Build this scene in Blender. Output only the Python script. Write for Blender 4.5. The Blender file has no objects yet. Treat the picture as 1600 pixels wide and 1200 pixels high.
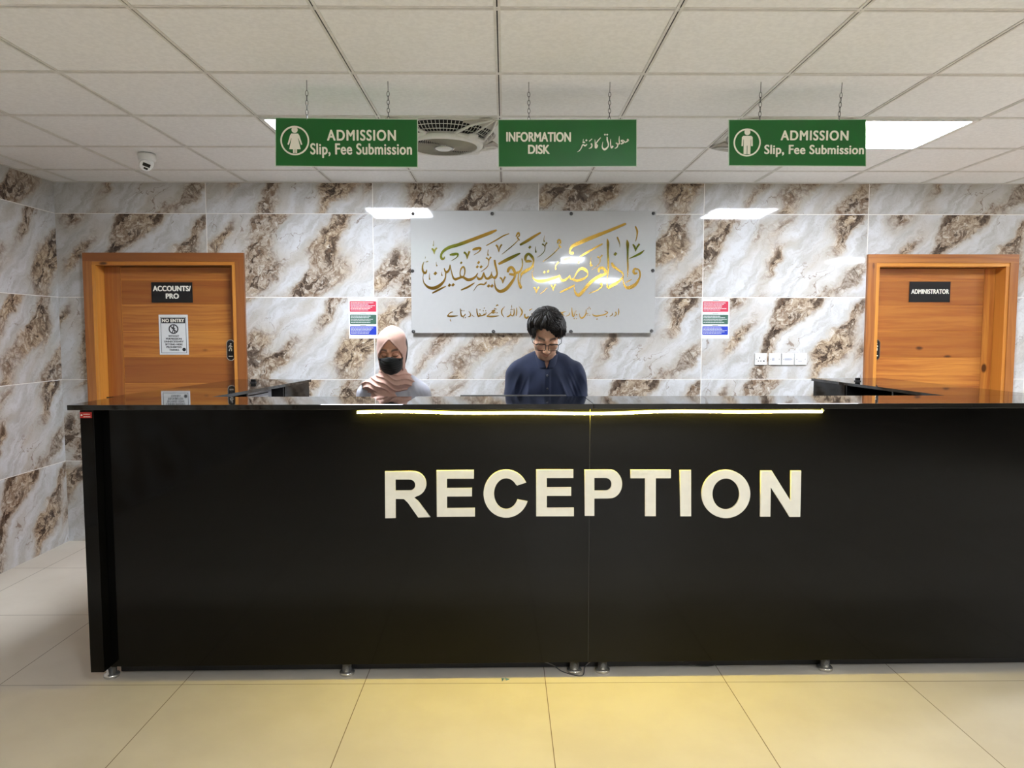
import bpy, bmesh, math, random
import numpy as np
from mathutils import Vector, Matrix
PI = math.pi
random.seed(7)
scene = bpy.context.scene
C = scene.collection

# ------------------------------------------------------------------ camera, world, exposure
CAM_H, FPX, PITCH, YAW = 1.545, 1135.0, 0.0709, 0.0097
cd = bpy.data.cameras.new('camera'); cam = bpy.data.objects.new('camera', cd); C.objects.link(cam)
cd.sensor_fit = 'HORIZONTAL'; cd.sensor_width = 36.0; cd.lens = FPX/1600*36.0
cam.location = (0, 0, CAM_H); cam.rotation_euler = (PI/2-PITCH, 0, -YAW)
cd.clip_start = 0.05
scene.camera = cam
w = bpy.data.worlds.new('world'); scene.world = w; w.use_nodes = True
w.node_tree.nodes['Background'].inputs[0].default_value = (0.6, 0.6, 0.65, 1)
w.node_tree.nodes['Background'].inputs[1].default_value = 0.0
scene.view_settings.view_transform = 'Standard'; scene.view_settings.look = 'None'
scene.view_settings.gamma = 1.0; scene.view_settings.use_curve_mapping = False
scene.view_settings.exposure = 0.0
scene.cycles.use_denoising = True
scene.cycles.max_bounces = 10; scene.cycles.diffuse_bounces = 6; scene.cycles.glossy_bounces = 5
PANEL_EMIT = 86.0          # LED ceiling panels
HALL_EMIT = 74.0           # the same panels further out in the hall
STRIP_EMIT = 285.0         # warm LED strip under the counter top

# room measures (metres): camera stands at x=0, y=0
HC, YW, XL, XR, YR = 2.62, 5.334, -3.239, 8.2, -6.0
GX0, GY0, GS = -0.026, 2.504, 0.609          # ceiling grid
FX0, FY0, FS = -1.4216, 3.106, 0.8           # floor tiles
WX0, WT, WH = -2.1546, 1.2, 0.6              # wall tiles

_F = Vector((math.sin(YAW)*math.cos(PITCH), math.cos(YAW)*math.cos(PITCH), -math.sin(PITCH)))
_R = Vector((math.cos(YAW), -math.sin(YAW), 0)); _U = _R.cross(_F)
def ray(px, py): return _R*((px-800)/FPX)+_U*((600-py)/FPX)+_F
def at(px, py, Y):
    d = ray(px, py); return Vector((0, 0, CAM_H))+d*(Y/d.y)
def atz(px, py, Z):
    d = ray(px, py); return Vector((0, 0, CAM_H))+d*((Z-CAM_H)/d.z)

# ------------------------------------------------------------------ materials
def lin(c):
    return tuple(((v/255)/12.92 if v/255 <= .04045 else ((v/255+.055)/1.055)**2.4) for v in c)
def new_mat(name):
    m = bpy.data.materials.new(name); m.use_nodes = True
    nt = m.node_tree; return m, nt, nt.nodes['Principled BSDF']
class G:                                        # tiny node-graph helper
    def __init__(s, nt): s.nt = nt
    def n(s, t, **kw):
        nd = s.nt.nodes.new(t)
        for k, v in kw.items():
            if k.startswith('p_'): setattr(nd, k[2:], v)
        return nd
    def put(s, sock, v):
        if hasattr(v, 'is_output') : s.nt.links.new(v, sock)
        else:
            try: sock.default_value = v
            except Exception: sock.default_value = (*v, 1)
    def math(s, op, a, b=0.0, clamp=False):
        nd = s.n('ShaderNodeMath', p_operation=op, p_use_clamp=clamp); s.put(nd.inputs[0], a); s.put(nd.inputs[1], b); return nd.outputs[0]
    def dot(s, a, v):
        nd = s.n('ShaderNodeVectorMath', p_operation='DOT_PRODUCT'); s.put(nd.inputs[0], a); nd.inputs[1].default_value = v; return nd.outputs['Value']
    def comb(s, x, y, z=0.0):
        nd = s.n('ShaderNodeCombineXYZ'); s.put(nd.inputs[0], x); s.put(nd.inputs[1], y); s.put(nd.inputs[2], z); return nd.outputs[0]
    def sep(s, v):
        nd = s.n('ShaderNodeSeparateXYZ'); s.put(nd.inputs[0], v); return nd.outputs
    def noise(s, vec, scale, detail=2, rough=.5, dist=0.0):
        nd = s.n('ShaderNodeTexNoise'); s.put(nd.inputs['Vector'], vec); nd.inputs['Scale'].default_value = scale
        nd.inputs['Detail'].default_value = detail; nd.inputs['Roughness'].default_value = rough; nd.inputs['Distortion'].default_value = dist
        return nd.outputs[0]
    def voro(s, vec, scale, feature='F1'):
        nd = s.n('ShaderNodeTexVoronoi', p_feature=feature); s.put(nd.inputs['Vector'], vec); nd.inputs['Scale'].default_value = scale
        return nd.outputs['Distance']
    def step(s, v, a, b, lo=0.0, hi=1.0):
        nd = s.n('ShaderNodeMapRange', p_interpolation_type='SMOOTHSTEP'); s.put(nd.inputs[0], v)
        for k, x in zip((1, 2, 3, 4), (a, b, lo, hi)): nd.inputs[k].default_value = x
        return nd.outputs[0]
    def mix(s, f, a, b, mode='MIX'):
        nd = s.n('ShaderNodeMix', p_data_type='RGBA', p_blend_type=mode); s.put(nd.inputs[0], f); s.put(nd.inputs[6], a); s.put(nd.inputs[7], b); return nd.outputs[2]
    def bump(s, h, strength, dist, bsdf):
        nd = s.n('ShaderNodeBump'); nd.inputs['Strength'].default_value = strength; nd.inputs['Distance'].default_value = dist
        s.put(nd.inputs['Height'], h); s.nt.links.new(nd.outputs[0], bsdf.inputs['Normal'])
    def coord(s, which='Object'):
        return s.n('ShaderNodeTexCoord').outputs[which]

def plain(name, rgb, rough=.5, metal=0.0, spec=.5, noise_amt=.06, noise_scale=30, bump=0.0, coat=0.0, sheen=0.0):
    m, nt, b = new_mat(name); g = G(nt)
    v = g.noise(g.coord(), noise_scale, 4)
    k = g.step(v, .3, .7, 1-noise_amt, 1+noise_amt)
    col = g.n('ShaderNodeVectorMath', p_operation='SCALE'); col.inputs[0].default_value = rgb
    g.put(col.inputs['Scale'], k); nt.links.new(col.outputs[0], b.inputs['Base Color'])
    b.inputs['Roughness'].default_value = rough; b.inputs['Metallic'].default_value = metal
    b.inputs['Specular IOR Level'].default_value = spec
    b.inputs['Coat Weight'].default_value = coat; b.inputs['Coat Roughness'].default_value = .05
    b.inputs['Sheen Weight'].default_value = sheen
    if bump: g.bump(v, bump, .002, b)
    return m
def emis(name, rgb, strength):
    m, nt, b = new_mat(name)
    b.inputs['Base Color'].default_value = (.9, .9, .9, 1)
    b.inputs['Emission Color'].default_value = (*rgb, 1); b.inputs['Emission Strength'].default_value = strength
    return m

def marble_mat():
    m, nt, b = new_mat('marble_tile'); g = G(nt)
    uv = g.coord('UV'); a = math.radians(50)
    s0 = g.dot(uv, (math.sin(a), -math.cos(a), 0)); t0 = g.dot(uv, (math.cos(a), math.sin(a), 0))
    n1 = g.noise(uv, 1.9, 3); n2 = g.noise(uv, 8, 7, .62); n4 = g.noise(uv, 24, 6, .65)
    s1 = g.math('ADD', s0, g.math('ADD', g.math('MULTIPLY', g.math('SUBTRACT', n1, .5), .22), g.math('ADD', g.math('MULTIPLY', g.math('SUBTRACT', n2, .5), .13), g.math('MULTIPLY', g.math('SUBTRACT', n4, .5), .035))))
    q = g.comb(s1, g.math('MULTIPLY', t0, .30))
    q2 = g.comb(s1, g.math('MULTIPLY', t0, .55), 3.7)
    raw = g.noise(q, 4.6, 1.5, .45)
    band = g.step(raw, .50, .615)
    streak = g.noise(g.comb(s1, g.math('MULTIPLY', t0, .2), 9.1), 16, 6, .62)
    white = g.mix(g.step(streak, .36, .70), lin((212, 213, 215)), lin((182, 179, 174)))
    white = g.mix(g.math('MULTIPLY', g.step(raw, .44, .53), .55), white, lin((190, 181, 168)))
    warm = g.step(g.noise(uv, 2.2, 3), .42, .62)
    n3 = g.noise(g.comb(s1, g.math('MULTIPLY', t0, .6), 2.0), 30, 8, .72, .8)
    tan = g.mix(warm, lin((186, 173, 158)), lin((190, 168, 140)))
    beige = g.mix(g.step(n3, .44, .60), tan, lin((126, 103, 82)))
    beige = g.mix(g.step(n3, .36, .43, .7, 0), beige, lin((226, 220, 210)))
    col = g.mix(g.math('MULTIPLY', band, .95), white, beige)
    cell = g.voro(g.comb(s1, g.math('MULTIPLY', t0, .7)), 21, 'DISTANCE_TO_EDGE')
    crack = g.math('MULTIPLY', g.step(cell, .0, .09, 1, 0), g.math('MULTIPLY', band, g.step(n2, .44, .58)))
    col = g.mix(g.math('MULTIPLY', crack, .7), col, lin((104, 84, 66)))
    core = g.step(raw, .55, .65)
    dkn = g.noise(q2, 10, 9, .70, .9)
    dk = g.math('MULTIPLY', g.step(dkn, .515, .555), core)
    col = g.mix(g.math('MULTIPLY', dk, .93), col, g.mix(g.step(n3, .45, .6), lin((84, 68, 56)), lin((52, 42, 36))))
    v = g.math('ABSOLUTE', g.math('SUBTRACT', g.noise(g.comb(s1, g.math('MULTIPLY', t0, .33), 5.0), 5.0, 4, .55), .5))
    vein = g.math('MULTIPLY', g.step(v, .0, .008, 1, 0), g.step(n1, .44, .58))
    col = g.mix(g.math('MULTIPLY', vein, .7), col, lin((118, 92, 72)))
    v2 = g.math('ABSOLUTE', g.math('SUBTRACT', g.noise(g.comb(s1, g.math('MULTIPLY', t0, .5), 8.0), 12, 5, .6), .5))
    col = g.mix(g.math('MULTIPLY', g.step(v2, .0, .014, 1, 0), .25), col, lin((160, 148, 136)))
    col = g.mix(1.0, col, (.87, .87, .87, 1), 'MULTIPLY')
    nt.links.new(col, b.inputs['Base Color'])
    b.inputs['Roughness'].default_value = .045; b.inputs['Specular IOR Level'].default_value = .45
    return m

def wood_mat(name, light, mid, dark):
    m, nt, b = new_mat(name); g = G(nt)
    uv = g.coord('UV'); x = g.sep(uv)[0]; y = g.sep(uv)[1]
    idn = g.math('FLOOR', g.math('DIVIDE', x, 10.0))
    wn = g.n('ShaderNodeTexWhiteNoise', p_noise_dimensions='1D'); g.put(wn.inputs['W'], idn)
    tone = wn.outputs['Value']
    warp = g.noise(g.comb(g.math('MULTIPLY', x, 1.6), g.math('MULTIPLY', y, 6.0)), 1.0, 3)
    yy = g.math('ADD', y, g.math('MULTIPLY', g.math('SUBTRACT', warp, .5), .07))
    grain = g.noise(g.comb(g.math('MULTIPLY', x, 1.1), g.math('MULTIPLY', yy, 34.0)), 1.0, 5, .6)
    fine = g.noise(g.comb(g.math('MULTIPLY', x, 5.0), g.math('MULTIPLY', yy, 190.0)), 1.0, 3)
    base = g.mix(g.step(grain, .36, .66), light, mid)
    base = g.mix(g.math('MULTIPLY', g.step(tone, .2, .8), .8), base, g.mix(.45, mid, dark))
    base = g.mix(g.math('MULTIPLY', g.step(grain, .60, .74), .55), base, dark)
    base = g.mix(g.math('MULTIPLY', g.step(fine, .55, .75), .22), base, dark)
    kn = g.voro(g.comb(g.math('MULTIPLY', x, 2.3), g.math('MULTIPLY', yy, 4.2)), 1.0)
    base = g.mix(g.math('MULTIPLY', g.step(kn, .05, .10, 1, 0), .9), base, lin((58, 28, 14)))
    nt.links.new(base, b.inputs['Base Color'])
    b.inputs['Roughness'].default_value = .32; b.inputs['Coat Weight'].default_value = .25; b.inputs['Coat Roughness'].default_value = .15
    g.bump(grain, .12, .002, b)
    return m

def floor_mat():
    m, nt, b = new_mat('floor_tile'); g = G(nt)
    p = g.sep(g.coord('Object')); fx = g.math('DIVIDE', g.math('SUBTRACT', p[0], FX0), FS); fy = g.math('DIVIDE', g.math('SUBTRACT', p[1], FY0), FS)
    def line(f): return g.math('ABSOLUTE', g.math('SUBTRACT', g.math('FRACT', g.math('ADD', f, 100.5)), .5))
    d = g.math('MINIMUM', line(fx), line(fy))
    grout = g.step(d, .0014, .0026, 1, 0)
    wn = g.n('ShaderNodeTexWhiteNoise', p_noise_dimensions='2D')
    g.put(wn.inputs['Vector'], g.comb(g.math('FLOOR', fx), g.math('FLOOR', fy)))
    v = g.noise(g.coord('Object'), 2.2, 5, .6); v2 = g.noise(g.coord('Object'), 26, 4)
    col = g.mix(g.step(v, .3, .7), lin((220, 212, 198)), lin((211, 202, 187)))
    col = g.mix(g.step(v2, .62, .76, 0, .18), col, lin((220, 206, 184)))
    col = g.mix(g.math('MULTIPLY', wn.outputs['Value'], .10), col, lin((180, 168, 150)))
    col = g.mix(grout, col, lin((110, 92, 66)))
    nt.links.new(col, b.inputs['Base Color'])
    b.inputs['Roughness'].default_value = .4; b.inputs['Specular IOR Level'].default_value = .35
    return m

def black_gloss(name, rough, k=.0045, spec=.5):
    m, nt, b = new_mat(name); g = G(nt)
    v = g.noise(g.coord(), 3.0, 4); sp = g.voro(g.coord(), 2.6)
    col = g.mix(g.step(v, .3, .7), (k, k, k*.85, 1), (k*1.5, k*1.45, k*1.25, 1))
    col = g.mix(g.step(sp, .006, .009, 1, 0), col, (.22, .22, .2, 1))       # chips and flecks
    nt.links.new(col, b.inputs['Base Color'])
    b.inputs['Specular IOR Level'].default_value = spec
    nt.links.new(g.step(v, .3, .7, rough*.9, rough*1.15), b.inputs['Roughness'])
    return m

def ceil_mat():
    m, nt, b = new_mat('ceiling_tile'); g = G(nt)
    v = g.noise(g.coord(), 60, 4); v1 = g.noise(g.coord(), 1.5, 3)
    col = g.mix(g.step(v, .3, .7), lin((238, 238, 237)), lin((230, 230, 229)))
    sp = g.voro(g.coord(), 9.0); col = g.mix(g.step(sp, .01, .018, .25, 0), col, lin((150, 140, 125)))
    nt.links.new(col, b.inputs['Base Color']); b.inputs['Roughness'].default_value = .75; b.inputs['Specular IOR Level'].default_value = .2
    return m

def cloth_mat(name, c1, c2, stripes=0.0, rough=.8):
    m, nt, b = new_mat(name); g = G(nt)
    co = g.coord('Object'); v = g.noise(co, 9, 3)
    col = g.mix(g.step(v, .35, .65), c1, c2)
    if stripes:
        x = g.sep(co)[0]; w_ = g.math('ABSOLUTE', g.math('SUBTRACT', g.math('FRACT', g.math('MULTIPLY', x, stripes)), .5))
        col = g.mix(g.step(w_, .05, .12, .45, 0), col, lin((140, 145, 165)))
    wv = g.noise(co, 420, 2); nt.links.new(col, b.inputs['Base Color'])
    b.inputs['Roughness'].default_value = rough; b.inputs['Specular IOR Level'].default_value = .2; b.inputs['Sheen Weight'].default_value = .15
    g.bump(wv, .12, .001, b)
    return m

def skin_mat(name):
    m, nt, b = new_mat(name); g = G(nt)
    at_ = g.n('ShaderNodeAttribute', p_attribute_name='tint')
    v = g.noise(g.coord(), 90, 4)
    col = g.mix(g.step(v, .35, .7, 0, .12), at_.outputs['Color'], lin((120, 70, 50)))
    nt.links.new(col, b.inputs['Base Color']); b.inputs['Roughness'].default_value = .48
    b.inputs['Subsurface Weight'].default_value = .12; b.inputs['Subsurface Radius'].default_value = (.01, .004, .002); b.inputs['Subsurface Scale'].default_value = .6
    return m

M = {}
M['marble'] = marble_mat(); M['floor'] = floor_mat(); M['ceil'] = ceil_mat()
M['grout'] = plain('grout', lin((225, 222, 215)), .7)
M['plaster'] = plain('plaster', lin((178, 172, 162)), .8)
M['wood'] = wood_mat('pine_board', lin((196, 130, 56)), lin((164, 94, 38)), lin((112, 58, 22)))
M['wood_frame'] = wood_mat('pine_casing', lin((172, 110, 52)), lin((146, 86, 40)), lin((108, 60, 26)))
M['wood_bead'] = wood_mat('pine_bead', lin((216, 150, 66)), lin((200, 130, 50)), lin((160, 92, 34)))
M['black'] = black_gloss('black_laminate', .07, .0010, .22)
M['top'] = black_gloss('black_counter_stone', .03, .004, .7)
M['inner'] = plain('black_carcass', (.006, .006, .006), .5)
M['gridw'] = plain('grid_bar_white', lin((214, 212, 206)), .45)
M['gridk'] = plain('grid_slot_black', (.012, .011, .01), .8)
M['white'] = plain('white_plastic', lin((218, 218, 215)), .3, noise_amt=.02)
M['offwhite'] = plain('letter_acrylic', lin((234, 234, 228)), .35, noise_amt=.02)
M['signgreen'] = plain('sign_green', lin((3, 98, 34)), .3, noise_amt=.04, noise_scale=6)
M['signedge'] = plain('sign_edge', lin((196, 214, 196)), .4)
M['signwhite'] = plain('sign_white', lin((240, 238, 226)), .5, noise_amt=.02)
M['signblack'] = plain('sign_black', (.006, .006, .007), .3)
M['paper'] = plain('paper', lin((222, 225, 225)), .6, noise_amt=.02)
M['ink'] = plain('ink', (.012, .012, .014), .6)
M['red'] = plain('poster_red', lin((186, 34, 64)), .45, noise_amt=.05)
M['green'] = plain('poster_green', lin((50, 90, 74)), .45, noise_amt=.05)
M['blue'] = plain('poster_blue', lin((18, 50, 168)), .45, noise_amt=.05)
M['sticker'] = plain('sticker_red', lin((190, 34, 30)), .4)
M['acrylic'] = plain('white_acrylic', lin((171, 171, 169)), .05, noise_amt=.01, spec=.6)
M['gold'] = plain('gold_mirror', (.52, .33, .075), .12, metal=1.0, noise_amt=.05, noise_scale=14)
M['chrome'] = plain('chrome', (.72, .71, .69), .14, metal=1.0)
M['foot_metal'] = plain('polished_foot', (.60, .59, .56), .20, metal=.85)
M['seam'] = plain('seam_edge', (.035, .035, .033), .6)
M['button'] = plain('button_navy', (.02, .022, .03), .3)
M['steel'] = plain('dark_steel', (.16, .16, .16), .35, metal=.9)
M['silver'] = plain('silver_plastic', lin((176, 178, 186)), .35)
M['fanbody'] = plain('fan_plastic', lin((214, 213, 206)), .4, noise_amt=.02)
M['fancream'] = plain('fan_cream', lin((186, 181, 168)), .5, noise_amt=.03)  # greyer cream of the slats and gussets
M['rubber'] = plain('black_rubber', (.008, .008, .008), .5)
M['glossblack'] = plain('lens_black', (.004, .004, .005), .08)
M['panel_light'] = emis('led_diffuser', (.93, .995, 1.10), PANEL_EMIT)
M['hall_light'] = emis('led_diffuser_hall', (.93, .995, 1.10), HALL_EMIT)
M['strip_light'] = emis('warm_led', (1.0, .78, .08), STRIP_EMIT)
M['skin'] = skin_mat('skin')
M['hair'] = plain('dark_hair', (.012, .009, .007), .55, spec=.3, noise_amt=.35, noise_scale=60)
M['navy'] = cloth_mat('navy_cotton', lin((34, 42, 66)), lin((28, 35, 56)))
M['kurta'] = cloth_mat('pale_cotton', lin((176, 177, 186)), lin((164, 166, 176)), 0)
M['scarf'] = cloth_mat('dusty_pink_scarf', lin((196, 160, 146)), lin((186, 148, 134)))
M['scarf_back_shade'] = cloth_mat('shaded_scarf_cloth', lin((92, 82, 80)), lin((80, 72, 70)))  # scarf's back layer, shade put into a darker grey
M['mask'] = cloth_mat('black_mask_cloth', (.008, .009, .008, 1)[:3], (.011, .012, .011, 1)[:3])
M['shoe'] = plain('black_leather', (.01, .01, .01), .35)
def thin_glass():
    m = bpy.data.materials.new('clear_lens'); m.use_nodes = True; nt = m.node_tree; nt.nodes.remove(nt.nodes['Principled BSDF']); g = G(nt)
    tr = g.n('ShaderNodeBsdfTransparent'); gl_ = g.n('ShaderNodeBsdfGlossy'); gl_.inputs['Roughness'].default_value = .02; tr.inputs[0].default_value = (.97, .98, .98, 1)
    mx = g.n('ShaderNodeMixShader'); mx.inputs[0].default_value = .05
    nt.links.new(tr.outputs[0], mx.inputs[1]); nt.links.new(gl_.outputs[0], mx.inputs[2])
    nt.links.new(mx.outputs[0], nt.nodes['Material Output'].inputs[0]); return m
M['glass'] = thin_glass()

# ------------------------------------------------------------------ mesh helpers
def bm_obj(name, bm, mat, parent=None, smooth=False, loc=None):
    me = bpy.data.meshes.new(name)
    bmesh.ops.recalc_face_normals(bm, faces=bm.faces)
    bm.to_mesh(me); bm.free()
    mats = mat if isinstance(mat, (list, tuple)) else [mat]
    for m_ in mats: me.materials.append(m_)
    if smooth:
        for p in me.polygons: p.use_smooth = True
    o = bpy.data.objects.new(name, me); C.objects.link(o)
    if parent is not None: o.parent = parent
    if loc is not None: o.location = loc
    return o
def empty(name, loc=(0, 0, 0), rz=0.0):
    o = bpy.data.objects.new(name, None); C.objects.link(o); o.location = loc; o.rotation_euler = (0, 0, rz)
    o.empty_display_size = .1; return o
def tag(o, label, cat, group=None):
    o['label'] = label; o['category'] = cat
    if group: o['group'] = group
    return o
def struct(o): o['kind'] = 'structure'; return o
def BM(): return bmesh.new()
def box(bm, lo, hi, bevel=0.0, mi=0):
    x0, y0, z0 = lo; x1, y1, z1 = hi
    vs = [bm.verts.new(p) for p in ((x0, y0, z0), (x1, y0, z0), (x1, y1, z0), (x0, y1, z0), (x0, y0, z1), (x1, y0, z1), (x1, y1, z1), (x0, y1, z1))]
    fs = [bm.faces.new([vs[i] for i in f]) for f in ((0, 3, 2, 1), (4, 5, 6, 7), (0, 1, 5, 4), (1, 2, 6, 5), (2, 3, 7, 6), (3, 0, 4, 7))]
    for f in fs: f.material_index = mi
    if bevel:
        es = list({e for f in fs for e in f.edges})
        r = bmesh.ops.bevel(bm, geom=es, offset=bevel, segments=2, affect='EDGES', profile=.5)
        for f in r['faces']: f.material_index = mi
    return fs
def uvbox(bm, lo, hi, grain, ident):
    """a board: uv u runs along the grain, ident picks the piece of timber"""
    fs = box(bm, lo, hi); uvl = bm.loops.layers.uv.verify()
    ga = 'xyz'.index(grain)
    for f in fs:
        n = f.normal if f.normal.length else Vector((0, 0, 1)); f.normal_update(); n = f.normal
        na = max(range(3), key=lambda i: abs(n[i]))
        others = [i for i in range(3) if i != na]
        oa = [i for i in others if i != ga]; oa = oa[0] if oa else others[0]
        for l in f.loops:
            c = l.vert.co
            l[uvl].uv = (c[ga]+4.6+10*ident if na != ga else c[others[0]]+4.6+10*ident, c[oa]+ident*1.7)
def frame_of(d):
    d = d.normalized(); a = Vector((0, 0, 1)) if abs(d.z) < .9 else Vector((1, 0, 0))
    u = d.cross(a).normalized(); return u, d.cross(u).normalized()
def tube(bm, pts, rad, seg=8, cap=True, mi=0, closed=False):
    pts = [Vector(p) for p in pts]; n = len(pts); rings = []
    rr = rad if isinstance(rad, (list, tuple)) else [rad]*n
    u = None
    for i, p in enumerate(pts):
        d = (pts[(i+1) % n]-pts[i-1]) if closed else (pts[min(i+1, n-1)]-pts[max(i-1, 0)])
        if d.length < 1e-9: d = Vector((0, 0, 1))
        d.normalize()
        if u is None: u, v = frame_of(d)
        else:
            u = (u-d*u.dot(d)); u = u.normalized() if u.length > 1e-6 else frame_of(d)[0]; v = d.cross(u)
        rings.append([bm.verts.new(p+(u*math.cos(2*PI*k/seg)+v*math.sin(2*PI*k/seg))*rr[i]) for k in range(seg)])
    m_ = n if closed else n-1
    for i in range(m_):
        a, b = rings[i], rings[(i+1) % n]
        for k in range(seg):
            f = bm.faces.new((a[k], a[(k+1) % seg], b[(k+1) % seg], b[k])); f.material_index = mi; f.smooth = True
    if cap and not closed:
        for r in (rings[0][::-1], rings[-1]):
            f = bm.faces.new(r); f.material_index = mi
def lathe(bm, prof, c=(0, 0, 0), seg=32, mi=0, axis='z', smooth=True):
    """prof: (r, h) pairs"""
    c = Vector(c); rings = []
    for r, h in prof:
        ring = []
        for k in range(seg):
            a = 2*PI*k/seg; x, y = r*math.cos(a), r*math.sin(a)
            p = {'z': (x, y, h), 'y': (x, h, y), 'x': (h, x, y)}[axis]
            ring.append(bm.verts.new(c+Vector(p)))
        rings.append(ring)
    for a, b in zip(rings, rings[1:]):
        for k in range(seg):
            f = bm.faces.new((a[k], a[(k+1) % seg], b[(k+1) % seg], b[k])); f.material_index = mi; f.smooth = smooth
    for r in (rings[0][::-1], rings[-1]):
        f = bm.faces.new(r); f.material_index = mi
def plate(bm, pts2, y0, y1, tf, mi=0):
    """polygon in (x, z) given thickness along y; tf maps (x, y, z) to a point"""
    a = [bm.verts.new(tf(x, y0, z)) for x, z in pts2]; b = [bm.verts.new(tf(x, y1, z)) for x, z in pts2]
    n = len(pts2)
    for f in (bm.faces.new(a), bm.faces.new(b[::-1])): f.material_index = mi
    for i in range(n):
        f = bm.faces.new((a[i], b[i], b[(i+1) % n], a[(i+1) % n])); f.material_index = mi
ident = lambda x, y, z: (x, y, z)
def circ(cx, cz, r, n=24, a0=0, a1=2*PI): return [(cx+r*math.cos(a0+(a1-a0)*i/n), cz+r*math.sin(a0+(a1-a0)*i/n)) for i in range(n)]
def ring2(bm, cx, cz, r0, r1, y0, y1, n=40):
    lathe_pts = [(r0, y0), (r1, y0), (r1, y1), (r0, y1), (r0, y0)]
    rings = [[bm.verts.new((cx+r*math.cos(2*PI*k/n), y, cz+r*math.sin(2*PI*k/n))) for k in range(n)] for r, y in lathe_pts[:-1]]
    rings.append(rings[0])
    for a, b in zip(rings, rings[1:]):
        for k in range(n): bm.faces.new((a[k], a[(k+1) % n], b[(k+1) % n], b[k]))
def curve_shape(name, loops, depth, mat, parent, loc=(0, 0, 0), bevel=0.0):
    """filled outline with holes, lying in xz and facing -y; returns one mesh object"""
    cu = bpy.data.curves.new(name, 'CURVE'); cu.dimensions = '2D'; cu.fill_mode = 'BOTH'; cu.extrude = depth/2; cu.bevel_depth = bevel; cu.bevel_resolution = 1
    for lp in loops:
        sp = cu.splines.new('POLY'); sp.points.add(len(lp)-1); sp.use_cyclic_u = True
        for p, (x, z) in zip(sp.points, lp): p.co = (x, z, 0, 1)
    return curve_mesh(name, cu, mat, parent, loc)
def curve_mesh(name, cu, mat, parent, loc):
    t = bpy.data.objects.new(name+'_tmp', cu); C.objects.link(t)
    dg = bpy.context.evaluated_depsgraph_get()
    me = bpy.data.meshes.new_from_object(t.evaluated_get(dg)); bpy.data.objects.remove(t)
    me.transform(Matrix.Rotation(PI/2, 4, 'X')); me.name = name
    me.materials.clear(); me.materials.append(mat)
    o = bpy.data.objects.new(name, me); C.objects.link(o)
    if parent is not None: o.parent = parent
    o.location = loc; return o
def text(name, body, box_, mat, parent, y, bold=.012, depth=.001, space=1.0, lines=1.0):
    """writing fitted to the rectangle box_ = (x0, z0, x1, z1) on the plane y, facing -y; bold widens the strokes (em)"""
    cu = bpy.data.curves.new(name, 'FONT'); cu.body = body; cu.size = 1; cu.align_x = 'CENTER'; cu.extrude = .002; cu.space_character = space+bold*1.2; cu.space_line = lines
    o = curve_mesh(name, cu, mat, parent, (0, 0, 0)); me = o.data
    n = len(me.vertices); co = np.empty(n*3); me.vertices.foreach_get('co', co); co = co.reshape(-1, 3)
    lo, hi = co.min(0)-(bold, 0, bold*.5), co.max(0)+(bold, 0, bold*.5); x0, z0, x1, z1 = box_
    bm = BM()
    for i, (dx, dz) in enumerate(((0, 0), (-1, 0), (1, 0), (-.5, .5), (.5, -.5), (-.5, -.5), (.5, .5))):
        c = co+(dx*bold, 0, dz*bold); q = np.empty_like(c)
        q[:, 0] = x0+(c[:, 0]-lo[0])/(hi[0]-lo[0])*(x1-x0); q[:, 2] = z0+(c[:, 2]-lo[2])/(hi[2]-lo[2])*(z1-z0)
        q[:, 1] = y-(hi[1]-c[:, 1])/(hi[1]-lo[1])*depth-.00002*i
        me.vertices.foreach_set('co', q.ravel()); me.update(); bm.from_mesh(me)
    bm.to_mesh(me); bm.free(); me.update(); return o
def catmull(P, n=7):
    P = [P[0]]+list(P)+[P[-1]]; out = []
    for i in range(1, len(P)-2):
        p0, p1, p2, p3 = (np.array(P[k], float) for k in (i-1, i, i+1, i+2))
        for k in range(n):
            t = k/n; out.append(.5*((2*p1)+(-p0+p2)*t+(2*p0-5*p1+4*p2-p3)*t*t+(-p0+3*p1-3*p2+p3)*t**3))
    out.append(np.array(P[-2], float)); return out
def pen_stroke(bm, P, y0, th):
    """a pen stroke of changing width: P = (x, z, width)"""
    Q = catmull(P) if len(P) > 2 else [np.array(p, float) for p in P]
    L, Rr = [], []
    for i, q in enumerate(Q):
        d = Q[min(i+1, len(Q)-1)][:2]-Q[max(i-1, 0)][:2]; ln = np.hypot(*d)
        d = d/ln if ln > 1e-9 else np.array((1., 0)); nrm = np.array((-d[1], d[0])); wd = max(q[2], 1e-4)/2
        L.append(q[:2]+nrm*wd); Rr.append(q[:2]-nrm*wd)
    fr = [(bm.verts.new((a[0], y0, a[1])), bm.verts.new((b[0], y0, b[1]))) for a, b in zip(L, Rr)]
    bk = [(bm.verts.new((a[0], y0+th, a[1])), bm.verts.new((b[0], y0+th, b[1]))) for a, b in zip(L, Rr)]
    for i in range(len(Q)-1):
        bm.faces.new((fr[i][0], fr[i][1], fr[i+1][1], fr[i+1][0])); bm.faces.new((bk[i][1], bk[i][0], bk[i+1][0], bk[i+1][1]))
        bm.faces.new((fr[i][0], fr[i+1][0], bk[i+1][0], bk[i][0])); bm.faces.new((fr[i][1], bk[i][1], bk[i+1][1], fr[i+1][1]))
    for k in (0, -1): bm.faces.new((fr[k][0], bk[k][0], bk[k][1], fr[k][1]))
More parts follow.
